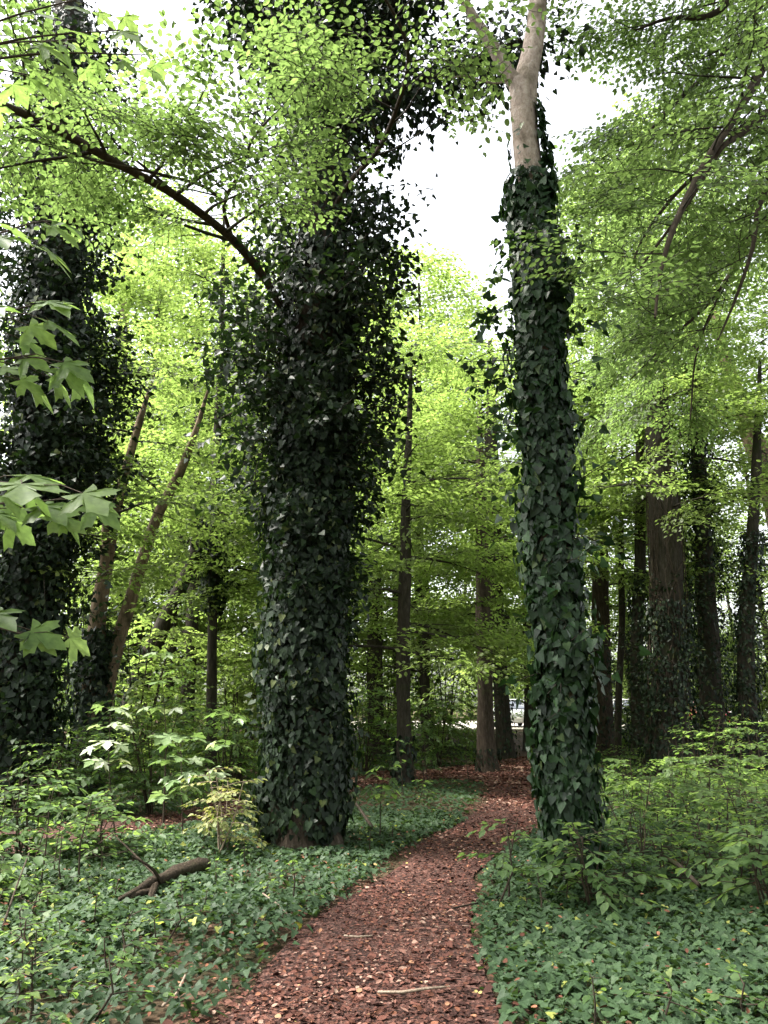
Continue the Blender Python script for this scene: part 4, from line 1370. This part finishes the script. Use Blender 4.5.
for lab, px, Y, h, reach in [
    ('tall leafy bush right behind the two-stemmed leaning tree', 128, 17, 4.2, 1.9),
    ('leafy bush just left of the massive ivy tree, beyond the side path', 236, 18.5, 3.6, 1.8),
    ('bright bush far back between the thin ivy-tufted tree and the massive ivy tree', 228, 24, 4.6, 2.4),
    ('bright bush far back behind the foot of the two-stemmed tree', 88, 25, 5.0, 2.5),
    ('bright bush between the ivy-cloaked tree and the narrow ivy trunk', 736, 27, 4.2, 1.0),
    ('bright bush at the right edge behind the narrow ivy trunk', 775, 24, 4.4, 2.2),
    ('bright bush behind the bend between the young tree and the brown ridged trunk', 446, 29, 5.0, 2.6),
    ('bright bush beyond the young tree, right of the massive ivy tree', 388, 31, 5.0, 2.6)]:
    plant('leafy_bush', lab, 'bush', px, None, lambda lv, tb, b: layered(lv, tb, b, h, reach, 20, .15, .12, 6, .6, -.05, 1.5, .1), 'oval', 'beech', Y)

# near maple at the left edge: trunk just out of the frame, large leaves hanging in
bx, by = -2.35, 2.9
base = np.array((bx, by, float(gh(bx, by)) - .05))
tM = thing('maple_sapling', 'close maple at the left edge holding large lobed leaves into the picture', 'sapling', base)
tb, lv = Tubes(), Leaves()
tb.add([base, base + (.02, .05, 1.6), base + (.06, .1, 3.2), base + (.15, .1, 5.2)], [.045, .038, .03, .012], 10, step=.2, rough=.05)
tb.build('trunk', M['barkred'], tM, base)
tb = Tubes()


def maple_spray(p0, p1, nl, size, hang=.36, spread=.22):
    p0, p1 = np.asarray(p0, float), np.asarray(p1, float)
    midp = (p0 + p1) / 2 + np.array((0, 0, .08))
    tb.add([p0, midp, p1], [.009, .006, .003], 5, step=.1)
    for k in range(nl):
        f = .45 + .55 * (k + 1) / nl
        p = p0 * (1 - f) ** 2 + 2 * midp * f * (1 - f) + p1 * f * f
        a = rng.uniform(-1.0, 1.0)
        out = norm(p1 - p0)
        d = norm(rotz(out[None] * np.array((1, 1, .2)), np.array([a]))[0] + np.array((0, 0, rng.uniform(-hang, .15))))
        q = p + d * rng.uniform(.3, 1.0) * spread
        tb.add([p, (p + q) / 2 + np.array((0, 0, .015)), q], [.0022, .002, .0016], 4)
        lv.add(q[None], norm(d + np.array((0, 0, -hang * 1.2)))[None], norm(np.array((rng.normal(0, .25), rng.normal(-.75, .3), 1.0)))[None], size * rng.uniform(.7, 1.15), np.clip(rng.normal(.5, .2), 0, 1))


def on_m(z):
    return base + np.array((.06, .08, z))


maple_spray(on_m(2.0), at(22, 634, 2.9), 6, .15)
maple_spray(on_m(2.2), at(56, 500, 2.9), 12, .14)
maple_spray(on_m(2.4), at(40, 485, 2.7), 7, .14)
maple_spray(on_m(2.75), at(36, 354, 2.9), 10, .15)
maple_spray(on_m(2.9), at(30, 306, 2.9), 9, .14)
maple_spray(on_m(3.2), at(34, 222, 3.0), 10, .14)
for q in [(120, 30, 3.5), (150, 55, 3.7), (45, 78, 3.9), (95, -5, 3.4), (70, 40, 4.0)]:
    maple_spray(on_m(4.4), at(*q), 5, .135, .35, .24)
lv.build('foliage', 'maple', M['maple'], tM, base, tb, M['twig'])

# ------------------------------------------------------------------ fallen wood
def stick(name, label, cat, pts, radii, mat, side=()):
    pts = np.asarray(pts, float)
    tb = Tubes()
    d0, d1 = norm(pts[0] - pts[1]), norm(pts[-1] - pts[-2])
    tb.add(np.vstack([pts[0] + d0 * .004, pts, pts[-1] + d1 * .004]), [.0005, *radii, .0005], 9, rough=.10)
    tb.V[-1][:] = tb.V[-1] + rng.normal(0, radii[0] * .05, tb.V[-1].shape)
    for a, b, r in side:
        tb.add([a, (np.asarray(a) + np.asarray(b)) / 2 + rng.normal(0, .03, 3), b], [r, r * .8, r * .4], 5, step=.08, rough=.1)
    o = tb.build(name, mat, None, pts[0])
    o.location = tuple(pts[0])
    tag(o, label, cat)
    return o


def g3(px, py, h=0.0):
    q = gnd(px, py)
    return np.array((q[0], q[1], float(gh(*q)) + h))


stick('fallen_log', 'mossy fallen log lying in the ivy left of the massive tree', 'log', [g3(206, 883, .145), g3(196, 885, .155), g3(186, 888, .155), g3(175, 891, .155), g3(164, 895, .145), g3(150, 901, .17), g3(138, 908, .16), g3(118, 918, .16)], [.058, .062, .06, .055, .048, .04, .03, .015], M['mosslog'],
      [(g3(150, 905, .12), g3(120, 918, .10), .03), (g3(160, 900, .16), g3(108, 884, .45), .012), (g3(155, 902, .15), g3(150, 925, .06), .025), (g3(152, 903, .15), g3(165, 926, .05), .02), (g3(160, 900, .15), g3(128, 905, .4), .015)])
stick('dead_branch', 'bare brown stick leaning out of the ivy at the lower left edge', 'branch', [g3(0, 945, .08), g3(12, 925, .25), g3(24, 905, .4)], [.010, .008, .005], M['barkred'])
stick('dead_branch', 'brown broken branch lying in the ivy bed right of the glossy trunk', 'branch', [g3(663, 893, .28), g3(682, 902, .26), g3(702, 916, .2)], [.024, .022, .02], M['barkred'])
stick('dead_branch', 'thin pale stick lying across the path in the foreground', 'branch', [g3(378, 1007, .05), g3(402, 1010, .055), g3(425, 1007, .05), g3(450, 1006, .05)], [.008, .009, .008, .005], M['dry'])
stick('dead_branch', 'short pale stick on the path further on, left of its middle', 'branch', [g3(344, 948, .05), g3(358, 950, .05), g3(372, 949, .05)], [.007, .008, .005], M['dry'])
stick('dead_branch', 'dark twig lying across the right side of the path', 'branch', [g3(452, 912, .06), g3(475, 905, .06), g3(500, 900, .08)], [.006, .008, .008], M['bark'])
stick('dead_branch', 'curved pale twig on the path edge at the bottom left', 'branch', [g3(162, 1022, .08), g3(176, 1012, .10), g3(184, 1000, .14)], [.009, .008, .005], M['dry'])
stick('dead_branch', 'thin twig slanting over the ivy edge left of the path', 'branch', [g3(262, 917, .16), g3(278, 924, .12), g3(294, 932, .06)], [.006, .006, .004], M['dry'])
stick('dead_branch', 'dead branch slanting through the low plants right of the massive tree', 'branch', [g3(372, 836, .12), g3(362, 828, .2), g3(352, 820, .3)], [.02, .018, .014], M['barkred'])

# ------------------------------------------------------------------ parked cars beyond the wood
GLASS = plain('car_glass', (.03, .04, .05), .08, 0, coat=1)
TYRE = plain('tyre_rubber', (.02, .02, .02), .85)
RIM = plain('wheel_rim', (.5, .5, .52), .3, .9)
LAMP = plain('lamp_glass', (.75, .75, .72), .15, coat=1)
TAIL = plain('tail_lamp', (.45, .02, .02), .2, coat=1)
PLATE = plain('number_plate', (.7, .7, .68), .4)


def quads(name, V, F, mat, parent, smooth=False):
    flat = [i for f in F for i in f]
    st = np.cumsum([0] + [len(f) for f in F[:-1]])
    return raw_mesh(name, np.array(V, float), flat, st, mat, parent, smooth=smooth)


def loft(sections):
    """sections: list of (y, half widths/heights ring) -> closed shell."""
    V, F = [], []
    m = len(sections[0])
    for s_ in sections:
        V += s_
    for k in range(len(sections) - 1):
        for j in range(m):
            a, b = k * m + j, k * m + (j + 1) % m
            F.append([a, b, b + m, a + m])
    F.append(list(range(m))[::-1])
    F.append([(len(sections) - 1) * m + j for j in range(m)])
    return V, F


def box(x0, x1, y0, y1, z0, z1):
    V = [(x0, y0, z0), (x1, y0, z0), (x1, y1, z0), (x0, y1, z0), (x0, y0, z1), (x1, y0, z1), (x1, y1, z1), (x0, y1, z1)]
    F = [[0, 3, 2, 1], [4, 5, 6, 7], [0, 1, 5, 4], [1, 2, 6, 5], [2, 3, 7, 6], [3, 0, 4, 7]]
    return V, F


def make_car(label, col, loc, rz):
    root = thing('parked_car', label, 'car', loc, 'cars parked beyond the wood')
    root.rotation_euler = (0, 0, rz)
    paint = plain('car_paint', col, .3, coat=1)

    def ring(y, wb, zb, zs, wt):          # lower body section
        return [(-wb * .92, y, zb), (wb * .92, y, zb), (wb, y, zb + .18), (wb, y, zs - .14), (wt, y, zs), (-wt, y, zs), (-wb, y, zs - .14), (-wb, y, zb + .18)]
    secs = [ring(-2.1, .72, .30, .66, .62), ring(-2.02, .82, .24, .78, .72), ring(-1.3, .88, .2, .92, .78), ring(-.75, .9, .2, .98, .8), ring(1.2, .9, .2, 1.0, .8), ring(1.9, .87, .22, .98, .78), ring(2.05, .8, .3, .92, .7)]
    V, F = loft(secs)
    quads('body', V, F, paint, root, False)

    def cab(y, wd, z):
        return [(-wd, y, z), (wd, y, z)]
    # glasshouse with a painted roof on top
    lower = [(-.78, -1.0, .985), (.78, -1.0, .985), (.78, 1.95, .99), (-.78, 1.95, .99)]
    upper = [(-.62, -.2, 1.44), (.62, -.2, 1.44), (.62, 1.35, 1.44), (-.62, 1.35, 1.44)]
    quads('window', lower + upper, [[0, 1, 5, 4], [1, 2, 6, 5], [2, 3, 7, 6], [3, 0, 4, 7]], GLASS, root)
    rf = [(-.64, -.25, 1.43), (.64, -.25, 1.43), (.64, 1.4, 1.43), (-.64, 1.4, 1.43), (-.55, -.1, 1.50), (.55, -.1, 1.50), (.55, 1.2, 1.50), (-.55, 1.2, 1.50)]
    quads('roof', rf, [[0, 3, 2, 1], [4, 5, 6, 7], [0, 1, 5, 4], [1, 2, 6, 5], [2, 3, 7, 6], [3, 0, 4, 7]], paint, root)
    for sx in (-1, 1):
        for a, b in (((sx * .79, -1.02, .97), (sx * .63, -.2, 1.45)), ((sx * .80, .55, .98), (sx * .64, .55, 1.45)), ((sx * .79, 1.97, .97), (sx * .63, 1.36, 1.45))):
            tb = Tubes()
            tb.add([a, b], [.035, .03], 6)
            tb.build('pillar', paint, root)
        for y in (-1.32, 1.30):
            th = np.linspace(0, 6.283, 20, endpoint=False)
            prof = [(.14, .0), (.30, .0), (.32, .04), (.32, .16), (.30, .20), (.14, .20)]
            V, F = [], []
            for r_, q in prof:
                V += [(sx * (.70 + q), y + r_ * math.cos(t), .32 + r_ * math.sin(t)) for t in th]
            for k in range(len(prof) - 1):
                F += [[k * 20 + j, k * 20 + (j + 1) % 20, (k + 1) * 20 + (j + 1) % 20, (k + 1) * 20 + j] for j in range(20)]
            wh = quads('wheel', V, F, TYRE, root, True)
            V = [(sx * .885, y, .32)] + [(sx * .88, y + .17 * math.cos(t), .32 + .17 * math.sin(t)) for t in th]
            quads('rim', V, [[0, 1 + j, 1 + (j + 1) % 20] for j in range(20)], RIM, wh)
        quads('headlight', *box(sx * .62 - .14, sx * .62 + .14, -2.09, -1.98, .60, .74), LAMP, root)
        quads('tail_light', *box(sx * .66 - .10, sx * .66 + .10, 1.96, 2.06, .70, .92), TAIL, root)
        quads('wing_mirror', *box(sx * .96 - .09, sx * .96 + .09, -.86, -.74, .95, 1.07), paint, root)
    quads('number_plate', *box(-.26, .26, -2.115, -2.09, .42, .53), PLATE, root)
    return root


for px, Y, col, rz, lab in [
    (512, 46, (.62, .64, .66), .1, 'silver car partly seen through leaves left of the thin dark trunk'),
    (546, 44, (.78, .78, .78), -.25, 'white car showing between the thin dark trunk and the glossy ivy trunk'),
    (590, 46, (.60, .66, .75), .05, 'pale blue car beside the mossy trunk, right of the glossy ivy trunk'),
    (631, 45, (.75, .72, .72), .15, 'white car seen between the thin bare stem and the stout viny trunk'),
    (706, 45, (.55, .04, .03), -.1, 'red car glimpsed behind the ivy-cloaked tree on the right'),
    (764, 45, (.74, .74, .74), .3, 'white car at the right edge beyond the narrow ivy trunk')]:
    p = at(px, 720, Y)
    make_car(lab, col, (p[0], Y, float(gh(p[0], Y)) + .007), rz)
